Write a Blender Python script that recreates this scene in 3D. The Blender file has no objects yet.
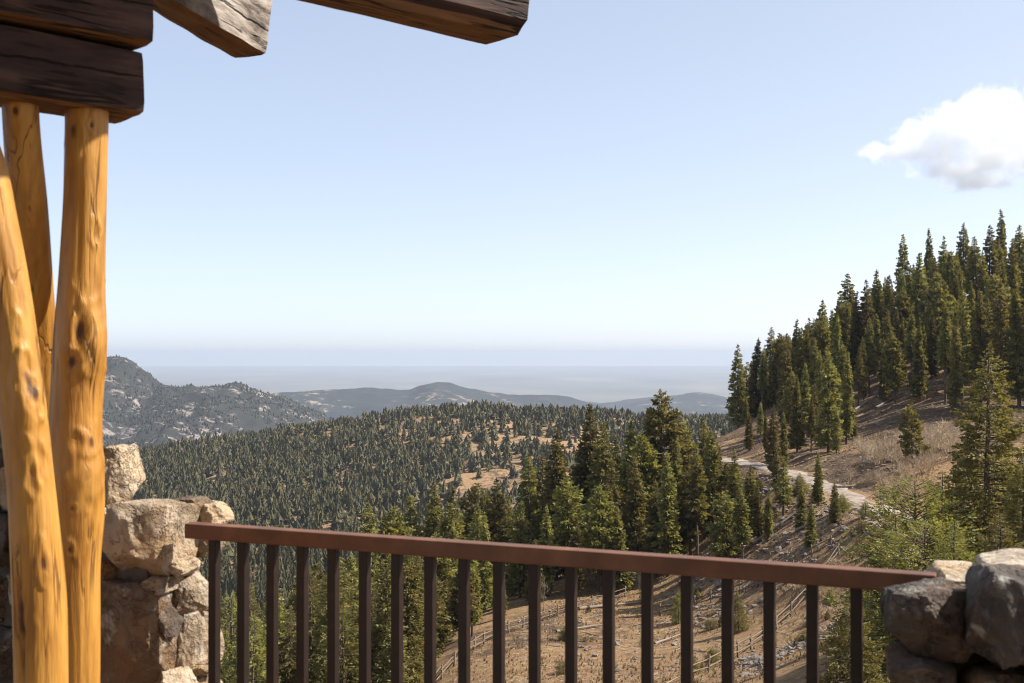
import bpy, bmesh, math, random
import numpy as np
from mathutils import Vector, Matrix, noise as mnoise

R = math.radians
PI = math.pi
CAM_Z = 1.66
FPX = 1200.0            # focal length in pixels at 1024 px width
HOR = 353.0             # pixel row of the true horizontal

scene = bpy.context.scene
col = scene.collection

def P(px, py, D):
    """a sight line of the photograph followed to depth D"""
    return Vector(((px-512.0)/FPX*D, D, CAM_Z-(py-HOR)/FPX*D))

# ------------------------------------------------------------------ helpers
def tag(o, label=None, cat=None, group=None, kind=None):
    if label: o['label'] = label
    if cat: o['category'] = cat
    if group: o['group'] = group
    if kind: o['kind'] = kind
    return o

def link(name, me, mats=None, parent=None, loc=None):
    o = bpy.data.objects.new(name, me)
    col.objects.link(o)
    if parent is not None: o.parent = parent
    if loc is not None: o.location = loc
    if mats is not None and me is not None and len(me.materials) == 0:
        for m in (mats if isinstance(mats, (list, tuple)) else [mats]):
            me.materials.append(m)
    return o

def empty(name, loc):
    o = bpy.data.objects.new(name, None)
    o.empty_display_size = 0.2
    o.location = loc
    col.objects.link(o)
    return o

def np_mesh(name, V, F, smooth=False, mat_idx=None):
    """V (n,3) floats, F (m,k) ints, all faces with k corners"""
    V = np.asarray(V, dtype=np.float32); F = np.asarray(F, dtype=np.int32)
    me = bpy.data.meshes.new(name)
    me.vertices.add(len(V)); me.vertices.foreach_set('co', V.ravel())
    k = F.shape[1]
    me.loops.add(F.size); me.loops.foreach_set('vertex_index', F.ravel())
    me.polygons.add(len(F))
    me.polygons.foreach_set('loop_start', np.arange(0, F.size, k, dtype=np.int32))
    me.polygons.foreach_set('loop_total', np.full(len(F), k, dtype=np.int32))
    if mat_idx is not None:
        me.polygons.foreach_set('material_index', np.asarray(mat_idx, dtype=np.int32))
    me.update(calc_edges=True)
    me.validate()
    me.polygons.foreach_set('use_smooth', np.full(len(F), bool(smooth)))
    me.update()
    return me

def bm_mesh(name, bm, smooth=False):
    me = bpy.data.meshes.new(name)
    bmesh.ops.recalc_face_normals(bm, faces=bm.faces)
    for f in bm.faces: f.smooth = smooth
    bm.to_mesh(me); bm.free()
    return me

# vector noise for numpy arrays (value noise, fractal)
def _hash2(ix, iy, seed):
    h = (ix.astype(np.int64)*374761393 + iy.astype(np.int64)*668265263 + seed*974634777) & 0xffffffff
    h = ((h ^ (h >> 13))*1274126177) & 0xffffffff
    h = h ^ (h >> 16)
    return (h & 0xffff)/65535.0
def vnoise(x, y, seed=0):
    ix = np.floor(x); iy = np.floor(y); fx = x-ix; fy = y-iy
    fx = fx*fx*fx*(fx*(fx*6-15)+10); fy = fy*fy*fy*(fy*(fy*6-15)+10)
    a = _hash2(ix, iy, seed); b = _hash2(ix+1, iy, seed); c = _hash2(ix, iy+1, seed); d = _hash2(ix+1, iy+1, seed)
    return (a*(1-fx)+b*fx)*(1-fy)+(c*(1-fx)+d*fx)*fy
def fbm(x, y, seed=0, oct=4, lac=2.03, gain=.5):
    s = 0; a = 1; t = 0
    for i in range(oct):
        s = s+a*(vnoise(x, y, seed+i*17)*2-1); t += a; a *= gain
        x = x*lac+13.7; y = y*lac-7.1
    return s/t

# ------------------------------------------------------------------ materials
class NT:
    def __init__(self, name):
        self.m = bpy.data.materials.new(name); self.m.use_nodes = True
        self.t = self.m.node_tree; self.t.nodes.clear()
        self.out = self.n('ShaderNodeOutputMaterial')
    def n(self, kind, **kw):
        nd = self.t.nodes.new(kind)
        for k, v in kw.items(): setattr(nd, k, v)
        return nd
    def l(self, a, b): self.t.links.new(a, b)
    def noise(self, vec, scale, detail=4, rough=.55, dist=0):
        nd = self.n('ShaderNodeTexNoise'); nd.inputs['Scale'].default_value = scale
        nd.inputs['Detail'].default_value = detail; nd.inputs['Roughness'].default_value = rough
        nd.inputs['Distortion'].default_value = dist
        if vec is not None: self.l(vec, nd.inputs['Vector'])
        return nd.outputs['Fac']
    def vor(self, vec, scale, feature='F1'):
        nd = self.n('ShaderNodeTexVoronoi'); nd.feature = feature; nd.inputs['Scale'].default_value = scale
        self.l(vec, nd.inputs['Vector']); return nd
    def ramp(self, fac, stops):
        nd = self.n('ShaderNodeValToRGB'); e = nd.color_ramp.elements
        while len(e) < len(stops): e.new(0.5)
        for i, (p, c) in enumerate(stops):
            e[i].position = p; e[i].color = (*c, 1) if len(c) == 3 else c
        self.l(fac, nd.inputs['Fac']); return nd.outputs['Color']
    def mix(self, fac, a, b, mode='MIX'):
        nd = self.n('ShaderNodeMix'); nd.data_type = 'RGBA'; nd.blend_type = mode
        for s, v in ((0, fac), (6, a), (7, b)):
            if isinstance(v, (int, float)): nd.inputs[s].default_value = v
            elif isinstance(v, tuple): nd.inputs[s].default_value = (*v, 1) if len(v) == 3 else v
            else: self.l(v, nd.inputs[s])
        return nd.outputs[2]
    def math(self, op, a, b=0.0, c=0.0):
        nd = self.n('ShaderNodeMath'); nd.operation = op
        for i, v in enumerate((a, b, c)):
            if isinstance(v, (int, float)): nd.inputs[i].default_value = v
            else: self.l(v, nd.inputs[i])
        return nd.outputs[0]
    def mapping(self, vec, scale=(1, 1, 1), rot=(0, 0, 0)):
        nd = self.n('ShaderNodeMapping'); nd.inputs['Scale'].default_value = scale; nd.inputs['Rotation'].default_value = rot
        self.l(vec, nd.inputs['Vector']); return nd.outputs[0]
    def bump(self, h, strength=.5, dist=.02, normal=None):
        nd = self.n('ShaderNodeBump'); nd.inputs['Strength'].default_value = strength; nd.inputs['Distance'].default_value = dist
        self.l(h, nd.inputs['Height'])
        if normal is not None: self.l(normal, nd.inputs['Normal'])
        return nd.outputs[0]
    def bsdf(self, color, rough=.8, normal=None, spec=.3, **kw):
        nd = self.n('ShaderNodeBsdfPrincipled')
        for k, v in (('Base Color', color), ('Roughness', rough)):
            if isinstance(v, (int, float)): nd.inputs[k].default_value = v
            elif isinstance(v, tuple): nd.inputs[k].default_value = (*v, 1)
            else: self.l(v, nd.inputs[k])
        nd.inputs['Specular IOR Level'].default_value = spec
        for k, v in kw.items(): nd.inputs[k].default_value = v
        if normal is not None: self.l(normal, nd.inputs['Normal'])
        return nd
    def done(self, sh):
        self.l(sh.outputs[0] if hasattr(sh, 'outputs') else sh, self.out.inputs['Surface']); return self.m

def m_foliage(name, dark, mid, tip, scale=.8, trans=.3, objrand=True):
    n = NT(name)
    geo = n.n('ShaderNodeNewGeometry'); oi = n.n('ShaderNodeObjectInfo')
    f = n.noise(geo.outputs['Position'], scale, 3, .6)
    c = n.ramp(f, [(.30, dark), (.52, mid), (.74, tip)])
    if objrand:
        hs = n.n('ShaderNodeHueSaturation')
        n.l(n.math('MULTIPLY_ADD', oi.outputs['Random'], .045, .478), hs.inputs['Hue'])
        hs.inputs['Saturation'].default_value = .95
        n.l(n.math('MULTIPLY_ADD', oi.outputs['Random'], .6, .7), hs.inputs['Value'])
        n.l(c, hs.inputs['Color']); c = hs.outputs[0]
    d = n.bsdf(c, .62, None, .25)
    t = n.n('ShaderNodeBsdfTranslucent')
    tc = n.mix(1.0, c, (1.25, 1.15, .55), 'MULTIPLY'); n.l(tc, t.inputs['Color'])
    mx = n.n('ShaderNodeMixShader'); mx.inputs[0].default_value = trans
    n.l(d.outputs[0], mx.inputs[1]); n.l(t.outputs[0], mx.inputs[2])
    return n.done(mx)

M = {}
M['needles'] = m_foliage('conifer_needles', (.055, .055, .021), (.19, .170, .055), (.37, .31, .115), scale=1.1, trans=.38)
M['needles_near'] = m_foliage('near_needles', (.060, .060, .020), (.20, .178, .052), (.38, .32, .11), scale=3.2, trans=.34)
M['needles_dist'] = m_foliage('distant_needles', (.016, .019, .012), (.028, .031, .018), (.05, .05, .026), scale=.05, trans=.1, objrand=False)
M['needles_far'] = m_foliage('far_needles', (.028, .029, .014), (.077, .069, .027), (.155, .125, .05), scale=.13, trans=.15, objrand=False)

def m_bark():
    n = NT('bark'); tc = n.n('ShaderNodeTexCoord')
    v = n.mapping(tc.outputs['Object'], (4, 4, .7)); f = n.noise(v, 3, 5, .7)
    c = n.ramp(f, [(.3, (.05, .035, .025)), (.55, (.13, .095, .07)), (.8, (.23, .18, .14))])
    return n.done(n.bsdf(c, .9, n.bump(f, .8, .05), .1))
M['bark'] = m_bark()
def m_simple(name, stops, scale, rough=.85, bump=.4, bd=.03, stretch=(1, 1, 1), coord='Object'):
    n = NT(name)
    src = n.n('ShaderNodeTexCoord').outputs['Object'] if coord == 'Object' else n.n('ShaderNodeNewGeometry').outputs['Position']
    v = n.mapping(src, stretch); f = n.noise(v, scale, 6, .65)
    return n.done(n.bsdf(n.ramp(f, stops), rough, n.bump(f, bump, bd), .2))
M['deadwood'] = m_simple('dead_wood', [(.3, (.12, .095, .075)), (.55, (.25, .205, .165)), (.8, (.42, .36, .30))], 6, stretch=(6, 1, 6))
M['railwood'] = m_simple('fence_wood', [(.3, (.08, .058, .04)), (.55, (.17, .125, .085)), (.8, (.29, .225, .16))], 5)
M['twig'] = m_simple('bare_twig', [(.3, (.30, .23, .15)), (.55, (.48, .37, .25)), (.8, (.6, .48, .34))], 2, coord='P')
M['dry_grass'] = m_simple('dry_grass', [(.3, (.13, .09, .045)), (.55, (.27, .19, .095)), (.8, (.42, .32, .17))], .35, bump=0, coord='P')
M['rock'] = m_simple('hill_rock', [(.3, (.085, .07, .058)), (.55, (.20, .165, .14)), (.8, (.36, .32, .28))], 2.5, bump=.6, bd=.08)

def m_ground():
    n = NT('hillside_ground'); geo = n.n('ShaderNodeNewGeometry'); p = geo.outputs['Position']
    big = n.noise(p, .035, 5, .6); med = n.noise(p, .33, 5, .65); fine = n.noise(p, 1.7, 6, .74); vf = n.noise(p, 7, 4, .75)
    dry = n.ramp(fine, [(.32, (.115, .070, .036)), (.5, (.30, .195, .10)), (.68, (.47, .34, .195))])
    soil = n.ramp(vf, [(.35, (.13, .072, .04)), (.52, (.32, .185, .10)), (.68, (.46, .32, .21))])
    duff_shade = n.ramp(fine, [(.3, (.06, .04, .028)), (.55, (.15, .098, .064)), (.75, (.27, .19, .13))])
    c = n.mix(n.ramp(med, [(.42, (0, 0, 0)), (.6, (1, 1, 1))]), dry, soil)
    at = n.n('ShaderNodeAttribute'); at.attribute_name = 'duff_shade'
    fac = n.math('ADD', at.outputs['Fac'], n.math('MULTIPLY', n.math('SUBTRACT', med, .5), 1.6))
    c = n.mix(n.ramp(fac, [(.42, (0, 0, 0)), (.62, (1, 1, 1))]), c, duff_shade)
    sp = n.vor(p, 1.1)
    peb = n.ramp(sp.outputs['Distance'], [(.12, (1, 1, 1)), (.2, (0, 0, 0))])
    pebm = n.math('MULTIPLY', n.math('MULTIPLY', peb, n.math('GREATER_THAN', big, .5)), .8)
    c = n.mix(pebm, c, (.44, .39, .34))
    h = n.math('ADD', n.math('MULTIPLY', fine, .5), n.math('MULTIPLY', vf, .25))
    return n.done(n.bsdf(c, .95, n.bump(h, 1.0, .9), .1))
M['ground'] = m_ground()

def m_mountain(name, forest, rock, thr, sc):
    n = NT(name); geo = n.n('ShaderNodeNewGeometry'); p = geo.outputs['Position']
    a = n.noise(p, .006*sc, 7, .66); b = n.noise(p, .03*sc, 6, .74)
    f = n.math('MULTIPLY_ADD', b, .6, n.math('MULTIPLY', a, .4))
    c = n.mix(n.ramp(f, [(thr, (0, 0, 0)), (thr+.05, (1, 1, 1))]), forest, n.ramp(b, [(.3, tuple(x*.6 for x in rock)), (.7, rock)]))
    return n.done(n.bsdf(c, .95, n.bump(b, .8, 6), .1))
M['mountain'] = m_mountain('mountain_rock', (.030, .031, .028), (.27, .225, .20), .535, 1)
M['foothill'] = m_mountain('foothill_cover', (.034, .038, .040), (.30, .24, .17), .56, .5)

def m_plain():
    n = NT('plain_fields'); p = n.n('ShaderNodeNewGeometry').outputs['Position']
    f = n.noise(n.mapping(p, (1, .35, 1)), .0009, 6, .6)
    return n.done(n.bsdf(n.ramp(f, [(.3, (.10, .105, .11)), (.55, (.16, .155, .145)), (.75, (.24, .225, .195))]), .95, None, .1))
M['plain'] = m_plain()
M['road'] = m_simple('gravel_road', [(.32, (.12, .092, .072)), (.5, (.24, .195, .16)), (.72, (.36, .305, .255))], .9, rough=.95, bump=.5, bd=.06, coord='P')
M['deck'] = m_simple('flagstone_deck', [(.3, (.17, .125, .085)), (.55, (.25, .19, .13)), (.8, (.32, .25, .18))], 3, rough=.85, coord='P')

def m_log():
    n = NT('peeled_log'); tc = n.n('ShaderNodeTexCoord'); o = tc.outputs['Object']
    v = n.mapping(o, (9, 9, .9)); g = n.noise(v, 2.6, 6, .6, .6); f = n.noise(o, 3.2, 4, .5); s = n.noise(n.mapping(o, (30, 30, 2.2)), 3, 3, .6)
    c = n.ramp(g, [(.28, (.14, .052, .008)), (.5, (.34, .150, .021)), (.72, (.50, .245, .045))])
    c = n.mix(n.math('MULTIPLY', f, .55), c, (.41, .185, .030))
    c = n.mix(n.ramp(s, [(.34, (.55, .55, .55)), (.42, (0, 0, 0))]), c, (.25, .10, .03))
    at = n.n('ShaderNodeAttribute'); at.attribute_name = 'knot'
    ck = n.noise(n.mapping(o, (7, 7, .35)), 1.6, 3, .5, .3)
    crk = n.ramp(n.math('ABSOLUTE', n.math('SUBTRACT', ck, .5)), [(.003, (1, 1, 1)), (.010, (0, 0, 0))])
    brk = n.ramp(n.noise(o, 2.2, 2, .5), [(.50, (0, 0, 0)), (.60, (1, 1, 1))]); cf = n.math('MULTIPLY', crk, brk)
    c = n.mix(n.ramp(n.noise(n.mapping(o, (5, 5, 1.4)), 2.0, 4, .6), [(.42, (0, 0, 0)), (.66, (.7, .7, .7))]), c, (.52, .27, .055))
    c = n.mix(n.math('MULTIPLY', cf, .8), c, (.06, .025, .01))
    k = n.math('ADD', at.outputs['Fac'], n.math('MULTIPLY', n.math('SUBTRACT', n.noise(o, 24, 3, .6), .5), .5))
    c = n.mix(n.ramp(k, [(.4, (0, 0, 0)), (.8, (1, 1, 1))]), c, (.085, .036, .014))
    h = n.math('SUBTRACT', n.math('ADD', g, n.math('MULTIPLY', s, .3)), cf)
    return n.done(n.bsdf(c, .5, n.bump(h, .5, .014), .35))
M['log'] = m_log()

def m_timber(name, stops, sx=7, bd=.012, cracks=True, rough=.8):
    n = NT(name); tc = n.n('ShaderNodeTexCoord'); o = tc.outputs['Object']
    v = n.mapping(o, (1.0, sx, sx)); g = n.noise(v, 2.4, 7, .65, .3); f = n.noise(o, 6, 4, .6)
    c = n.ramp(g, stops)
    c = n.mix(n.math('MULTIPLY', f, .3), c, stops[1][1])
    h = g
    if cracks:
        ck = n.noise(n.mapping(o, (.55, 11, 11)), 1.5, 3, .5, .25)
        crk = n.ramp(n.math('ABSOLUTE', n.math('SUBTRACT', ck, .5)), [(.008, (1, 1, 1)), (.022, (0, 0, 0))])
        brk = n.ramp(n.noise(o, 3.0, 2, .5), [(.42, (0, 0, 0)), (.50, (1, 1, 1))])
        sp = n.n('ShaderNodeSeparateXYZ'); n.l(o, sp.inputs[0])
        wav = n.math('MULTIPLY', n.math('SUBTRACT', n.noise(n.mapping(o, (4, 0, 0)), 1.0, 4, .6), .5), .05)
        chk = n.ramp(n.math('ABSOLUTE', n.math('SUBTRACT', n.math('ADD', sp.outputs[2], wav), .112)), [(.0015, (1, 1, 1)), (.0042, (0, 0, 0))])
        chk = n.math('MULTIPLY', chk, n.ramp(n.noise(n.mapping(o, (6, 0, 0)), 1.0, 2, .5), [(.40, (0, 0, 0)), (.46, (1, 1, 1))]))
        cf = n.math('MAXIMUM', n.math('MULTIPLY', crk, brk), chk)
        c = n.mix(n.math('MULTIPLY', cf, .85), c, (.006, .004, .003))
        h = n.math('SUBTRACT', g, n.math('MULTIPLY', cf, 1.5))
    return n.done(n.bsdf(c, rough, n.bump(h, .8, bd), .25))
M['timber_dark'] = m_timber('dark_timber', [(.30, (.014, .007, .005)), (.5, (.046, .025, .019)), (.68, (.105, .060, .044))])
M['timber_under'] = m_timber('brown_timber', [(.25, (.07, .03, .012)), (.5, (.16, .075, .028)), (.75, (.27, .14, .06))])  # underside tone: unstained wood plus bounce light put into the colour
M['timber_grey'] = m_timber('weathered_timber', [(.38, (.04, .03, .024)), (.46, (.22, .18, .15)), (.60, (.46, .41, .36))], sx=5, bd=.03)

def m_stone(name, a, b, c3, warm):
    n = NT(name); tc = n.n('ShaderNodeTexCoord'); o = tc.outputs['Object']; oi = n.n('ShaderNodeObjectInfo')
    off = n.n('ShaderNodeVectorMath'); off.operation = 'ADD'; n.l(o, off.inputs[0])
    cb = n.n('ShaderNodeCombineXYZ'); r = n.math('MULTIPLY', oi.outputs['Random'], 37.0)
    for i in range(3): n.l(r, cb.inputs[i])
    n.l(cb.outputs[0], off.inputs[1]); v = off.outputs[0]
    f = n.noise(v, 6.5, 8, .62, .4); g = n.noise(v, 2.8, 4, .55); h = n.noise(v, 40, 4, .7)
    c = n.ramp(f, [(.30, a), (.5, b), (.72, c3)])
    c = n.mix(n.ramp(g, [(.45, (0, 0, 0)), (.66, (.75, .75, .75))]), c, warm)
    c = n.mix(n.ramp(h, [(.60, (0, 0, 0)), (.74, (.45, .45, .45))]), c, (.09, .075, .06))
    c = n.mix(n.ramp(n.noise(v, 11, 4, .6), [(.60, (0, 0, 0)), (.70, (.5, .5, .5))]), c, (.5, .48, .43))
    ck = n.noise(v, 3.4, 5, .6, .5); ck2 = n.noise(v, 7.5, 4, .6, .8)
    cr = n.ramp(n.math('MINIMUM', n.math('ABSOLUTE', n.math('SUBTRACT', ck, .5)), n.math('ABSOLUTE', n.math('SUBTRACT', ck2, .47))), [(.003, (1, 1, 1)), (.012, (0, 0, 0))])
    cr = n.math('MULTIPLY', cr, n.ramp(n.noise(v, 4.2, 2, .5), [(.46, (0, 0, 0)), (.56, (1, 1, 1))]))
    c = n.mix(n.math('MULTIPLY', cr, .08), c, (.05, .037, .027))
    hh = n.math('SUBTRACT', n.math('ADD', f, n.math('MULTIPLY', h, .34)), n.math('MULTIPLY', cr, .25))
    return n.done(n.bsdf(c, .85, n.bump(hh, 1.0, .05), .25))
M['stone_pale'] = m_stone('pale_stone', (.20, .155, .11), (.43, .355, .27), (.60, .53, .44), (.42, .29, .16))
M['stone_tan'] = m_stone('tan_stone', (.13, .09, .055), (.32, .245, .17), (.52, .44, .34), (.38, .21, .08))
M['stone_brown'] = m_stone('brown_stone', (.06, .042, .03), (.14, .098, .066), (.26, .20, .15), (.22, .115, .045))
M['stone_grey'] = m_stone('grey_stone', (.030, .025, .021), (.082, .067, .056), (.20, .172, .145), (.14, .078, .04))
M['mortar'] = m_simple('mortar', [(.3, (.05, .042, .035)), (.55, (.10, .085, .07)), (.8, (.16, .14, .12))], 14)

def m_rail():
    n = NT('painted_steel'); o = n.n('ShaderNodeTexCoord').outputs['Object']
    f = n.noise(o, 9, 5, .6); g = n.noise(o, 60, 3, .6)
    c = n.ramp(f, [(.3, (.095, .040, .020)), (.55, (.145, .062, .030)), (.8, (.21, .098, .052))])
    return n.done(n.bsdf(c, n.math('MULTIPLY_ADD', f, .25, .38), n.bump(g, .25, .004), .32))
M['rail'] = m_rail()
def m_bal():
    n = NT('baluster_steel'); o = n.n('ShaderNodeTexCoord').outputs['Object']
    f = n.noise(o, 12, 4, .6)
    c = n.ramp(f, [(.3, (.012, .007, .005)), (.55, (.020, .011, .008)), (.8, (.034, .019, .013))])
    return n.done(n.bsdf(c, .5, None, .3))
M['baluster'] = m_bal()

# ------------------------------------------------------------------ sun, sky, camera
SUN_AZ, SUN_EL = 84.0, 45.0        # azimuth clockwise from the view direction (+Y)
sd = Vector((math.cos(R(SUN_EL))*math.sin(R(SUN_AZ)), math.cos(R(SUN_EL))*math.cos(R(SUN_AZ)), math.sin(R(SUN_EL))))
sl = bpy.data.lights.new('sun', 'SUN'); sl.energy = 4.0; sl.angle = R(.5); sl.color = (1, .94, .84)
so = bpy.data.objects.new('sun', sl); col.objects.link(so)
so.rotation_euler = (-sd).to_track_quat('-Z', 'Y').to_euler(); so.location = sd*50
w = bpy.data.worlds.new('World'); scene.world = w; w.use_nodes = True
wt = w.node_tree; wt.nodes.clear()
sk = wt.nodes.new('ShaderNodeTexSky'); sk.sky_type = 'NISHITA'; sk.sun_disc = False
sk.sun_elevation = R(SUN_EL); sk.sun_rotation = R(SUN_AZ)
sk.altitude = 0; sk.air_density = .35; sk.dust_density = 1.0; sk.ozone_density = 0
bg = wt.nodes.new('ShaderNodeBackground'); bg.inputs['Strength'].default_value = .15
wo = wt.nodes.new('ShaderNodeOutputWorld')
gm = wt.nodes.new('ShaderNodeGamma'); gm.inputs['Gamma'].default_value = .50       # soft, pale mountain sky
sc_ = wt.nodes.new('ShaderNodeVectorMath'); sc_.operation = 'SCALE'; sc_.inputs['Scale'].default_value = 1.58
wt.links.new(sk.outputs[0], gm.inputs[0]); wt.links.new(gm.outputs[0], sc_.inputs[0]); wt.links.new(sc_.outputs[0], bg.inputs[0]); wt.links.new(bg.outputs[0], wo.inputs[0])

cam = bpy.data.cameras.new('camera'); co = bpy.data.objects.new('camera', cam); col.objects.link(co)
cam.sensor_width = 36; cam.lens = FPX/1024*36
cam.clip_start = .05; cam.clip_end = 300000
co.location = (0, 0, CAM_Z)
co.rotation_euler = (R(90)+math.atan((HOR-341.5)/FPX), 0, 0)
cam.dof.use_dof = True; cam.dof.focus_distance = 120; cam.dof.aperture_fstop = 8.0
scene.camera = co

vs = scene.view_settings; vs.view_transform = 'Standard'; vs.look = 'None'; vs.gamma = 1; vs.use_curve_mapping = False
vs.exposure = 1.22
cy = scene.cycles
cy.max_bounces = 10; cy.diffuse_bounces = 3; cy.glossy_bounces = 2; cy.transmission_bounces = 3; cy.volume_bounces = 8
cy.transparent_max_bounces = 8
cy.pixel_filter_type = 'BLACKMAN_HARRIS'; cy.filter_width = 1.05; cy.use_adaptive_sampling = True; cy.adaptive_threshold = .015
cy.use_denoising = True; cy.denoiser = 'OPENIMAGEDENOISE'; cy.denoising_input_passes = 'RGB_ALBEDO_NORMAL'; cy.denoising_prefilter = 'ACCURATE'
cy.caustics_reflective = False; cy.caustics_refractive = False
cy.volume_step_rate = 1.0; cy.volume_max_steps = 64

# ------------------------------------------------------------------ terrain height field
CTRL = []
def cw(x, y, z): CTRL.append((x, y, z))
def cp(px, py, D): p = P(px, py, D); CTRL.append((p.x, p.y, p.z))
def cz(px, D, z): CTRL.append(((px-512)/FPX*D, D, z))
for a in ((0, 0, -4.5), (-18, 5, -9), (18, 5, -3.5), (-22, -18, -5), (22, -18, -2), (0, -18, -3)): cw(*a)
for a in ((-34, 30, -23), (-12, 30, -16), (0, 30, -12), (10, 30, -9.5), (20, 30, -6.5), (34, 30, -4)): cw(*a)
for px, D, z in ((650, 75, -19.5), (850, 75, -15.5), (1000, 75, -10.5), (1200, 75, -7), (500, 75, -22), (350, 75, -28), (200, 75, -33), (0, 75, -37), (-200, 75, -38)): cz(px, D, z)
for a in ((440, 676, 95), (530, 624, 115), (600, 602, 125), (650, 588, 131), (700, 600, 118), (780, 600, 105), (840, 600, 95), (900, 590, 85), (985, 562, 65)): cp(*a)
for px, D, z in ((740, 131, -17.6), (800, 118, -15.6), (860, 109, -14.1), (680, 145, -21.5), (600, 142, -23.9), (500, 142, -27.5), (400, 142, -33), (300, 142, -41), (200, 142, -48), (0, 142, -56), (-200, 142, -60)): cz(px, D, z)
ROAD = [(660, 205, -15.5), (700, 190, -14.6), (745, 170, -13.9), (790, 152, -13.6), (830, 136, -13.7), (878, 119, -13.9), (940, 105, -13.3), (1005, 97, -12.8), (1120, 90, -12.0), (1300, 84, -11.0)]
for px, D, z in ROAD: cz(px, D, z)
for a in ((900, 440, 160), (900, 405, 195), (850, 440, 176), (850, 405, 212), (780, 402, 236), (735, 430, 232), (724, 447, 204), (850, 352, 266), (900, 314, 282), (950, 300, 284), (1000, 285, 290), (1000, 395, 190), (950, 400, 190), (1000, 440, 150), (1100, 255, 300), (1100, 395, 180), (1100, 440, 125), (1250, 190, 330)): cp(*a)
for px, D, z in ((735, 350, -48), (800, 350, -30), (900, 350, -8), (1000, 350, 8), (1200, 360, 30), (735, 500, -84), (900, 500, -60), (1050, 500, -40),
                 (640, 175, -21), (600, 200, -34), (500, 200, -44), (400, 200, -52), (300, 200, -60), (200, 200, -66), (0, 200, -74),
                 (650, 300, -66), (600, 300, -72), (500, 300, -78), (400, 300, -83), (300, 300, -88), (200, 300, -92), (0, 300, -100), (-200, 300, -105),
                 (0, 500, -122), (200, 500, -118), (400, 500, -112), (600, 500, -105), (250, 650, -111), (50, 650, -122), (400, 650, -104), (550, 650, -96), (700, 650, -92), (900, 650, -80),
                 (400, 850, -83), (250, 850, -98), (550, 850, -73), (700, 850, -74), (100, 850, -114), (900, 850, -74), (-100, 900, -130),
                 (450, 1050, -54), (560, 1050, -56), (640, 1050, -58), (380, 1080, -63), (300, 1150, -78), (200, 1250, -99), (125, 1400, -125), (700, 1080, -64), (0, 1450, -140), (-150, 1450, -150), (850, 1100, -62), (1000, 1100, -60),
                 (450, 1500, -135), (250, 1600, -170), (650, 1450, -135), (850, 1450, -120), (0, 1900, -210), (720, 1850, -100), (790, 1850, -96), (900, 1850, -90), (620, 1850, -160), (400, 1900, -200), (720, 2300, -170), (1000, 2300, -150), (300, 2300, -260), (-100, 2300, -260)): cz(px, D, z)
CT = np.array(CTRL)
def _uv(x, y): return 2.4*x/(y+60.0), np.log(y+60.0)
_cu, _cv = _uv(CT[:, 0], CT[:, 1]); _cwv = (CT[:, 2]-CAM_Z)/(CT[:, 1]+60.0)
def _tps(r2): return np.where(r2 > 1e-12, r2*np.log(np.maximum(r2, 1e-12)), 0.0)
_n = len(CT)
_A = np.zeros((_n+3, _n+3)); _A[:_n, :_n] = _tps((_cu[:, None]-_cu)**2+(_cv[:, None]-_cv)**2)+np.eye(_n)*.004
_A[:_n, _n] = 1; _A[:_n, _n+1] = _cu; _A[:_n, _n+2] = _cv; _A[_n:, :_n] = _A[:_n, _n:].T
_W = np.linalg.solve(_A, np.concatenate([_cwv, np.zeros(3)]))
_road = np.array([((px-512)/FPX*D, D, z) for px, D, z in ROAD])
def road_dist(x, y):
    best = np.full(x.shape, 1e9); rz = np.zeros(x.shape)
    for a, b in zip(_road[:-1], _road[1:]):
        d = b[:2]-a[:2]; t = np.clip(((x-a[0])*d[0]+(y-a[1])*d[1])/(d@d), 0, 1)
        q = np.hypot(x-a[0]-t*d[0], y-a[1]-t*d[1]); m = q < best
        best = np.where(m, q, best); rz = np.where(m, a[2]+t*(b[2]-a[2]), rz)
    return best, rz
def height(x, y):
    x = np.atleast_1d(np.asarray(x, float)); y = np.atleast_1d(np.asarray(y, float))
    sh = x.shape; x = x.ravel(); y = y.ravel(); z = np.empty_like(x)
    for i in range(0, len(x), 20000):
        xs, ys = x[i:i+20000], y[i:i+20000]; u, v = _uv(xs, ys)
        k = _tps((u[:, None]-_cu)**2+(v[:, None]-_cv)**2)
        wv = k@_W[:_n]+_W[_n]+u*_W[_n+1]+v*_W[_n+2]
        z[i:i+20000] = CAM_Z+wv*(ys+60)
    amp = np.clip(y/160, .25, 5)
    z = z+fbm(x/14, y/14, 3, 4)*.55*np.minimum(amp, 1.2)+fbm(x/60, y/60, 9, 4)*1.3*amp*np.clip((y-150)/200, .25, 1.6)
    d, rz = road_dist(x, y); s = np.clip((d-3.0)/4.5, 0, 1); s = s*s*(3-2*s)
    z = rz*(1-s)+z*s
    return z.reshape(sh)
def h1(x, y): return float(height(x, y)[0])
def duff_shade_at(x, y):
    """1 where the floor is litter or tree shade is painted on the bank, 0 on open dry ground"""
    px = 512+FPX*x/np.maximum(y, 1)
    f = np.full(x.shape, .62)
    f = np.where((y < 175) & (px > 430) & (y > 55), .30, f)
    f = np.where((y >= 140) & (y < 232) & (px > 700), .74, f)  # bank: brown earth, darkened further with tree shade put into the colour
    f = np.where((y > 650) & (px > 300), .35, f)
    return f+fbm(x/35, y/35, 21, 3)*.3+fbm(x/9, y/9, 25, 3)*.25

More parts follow.
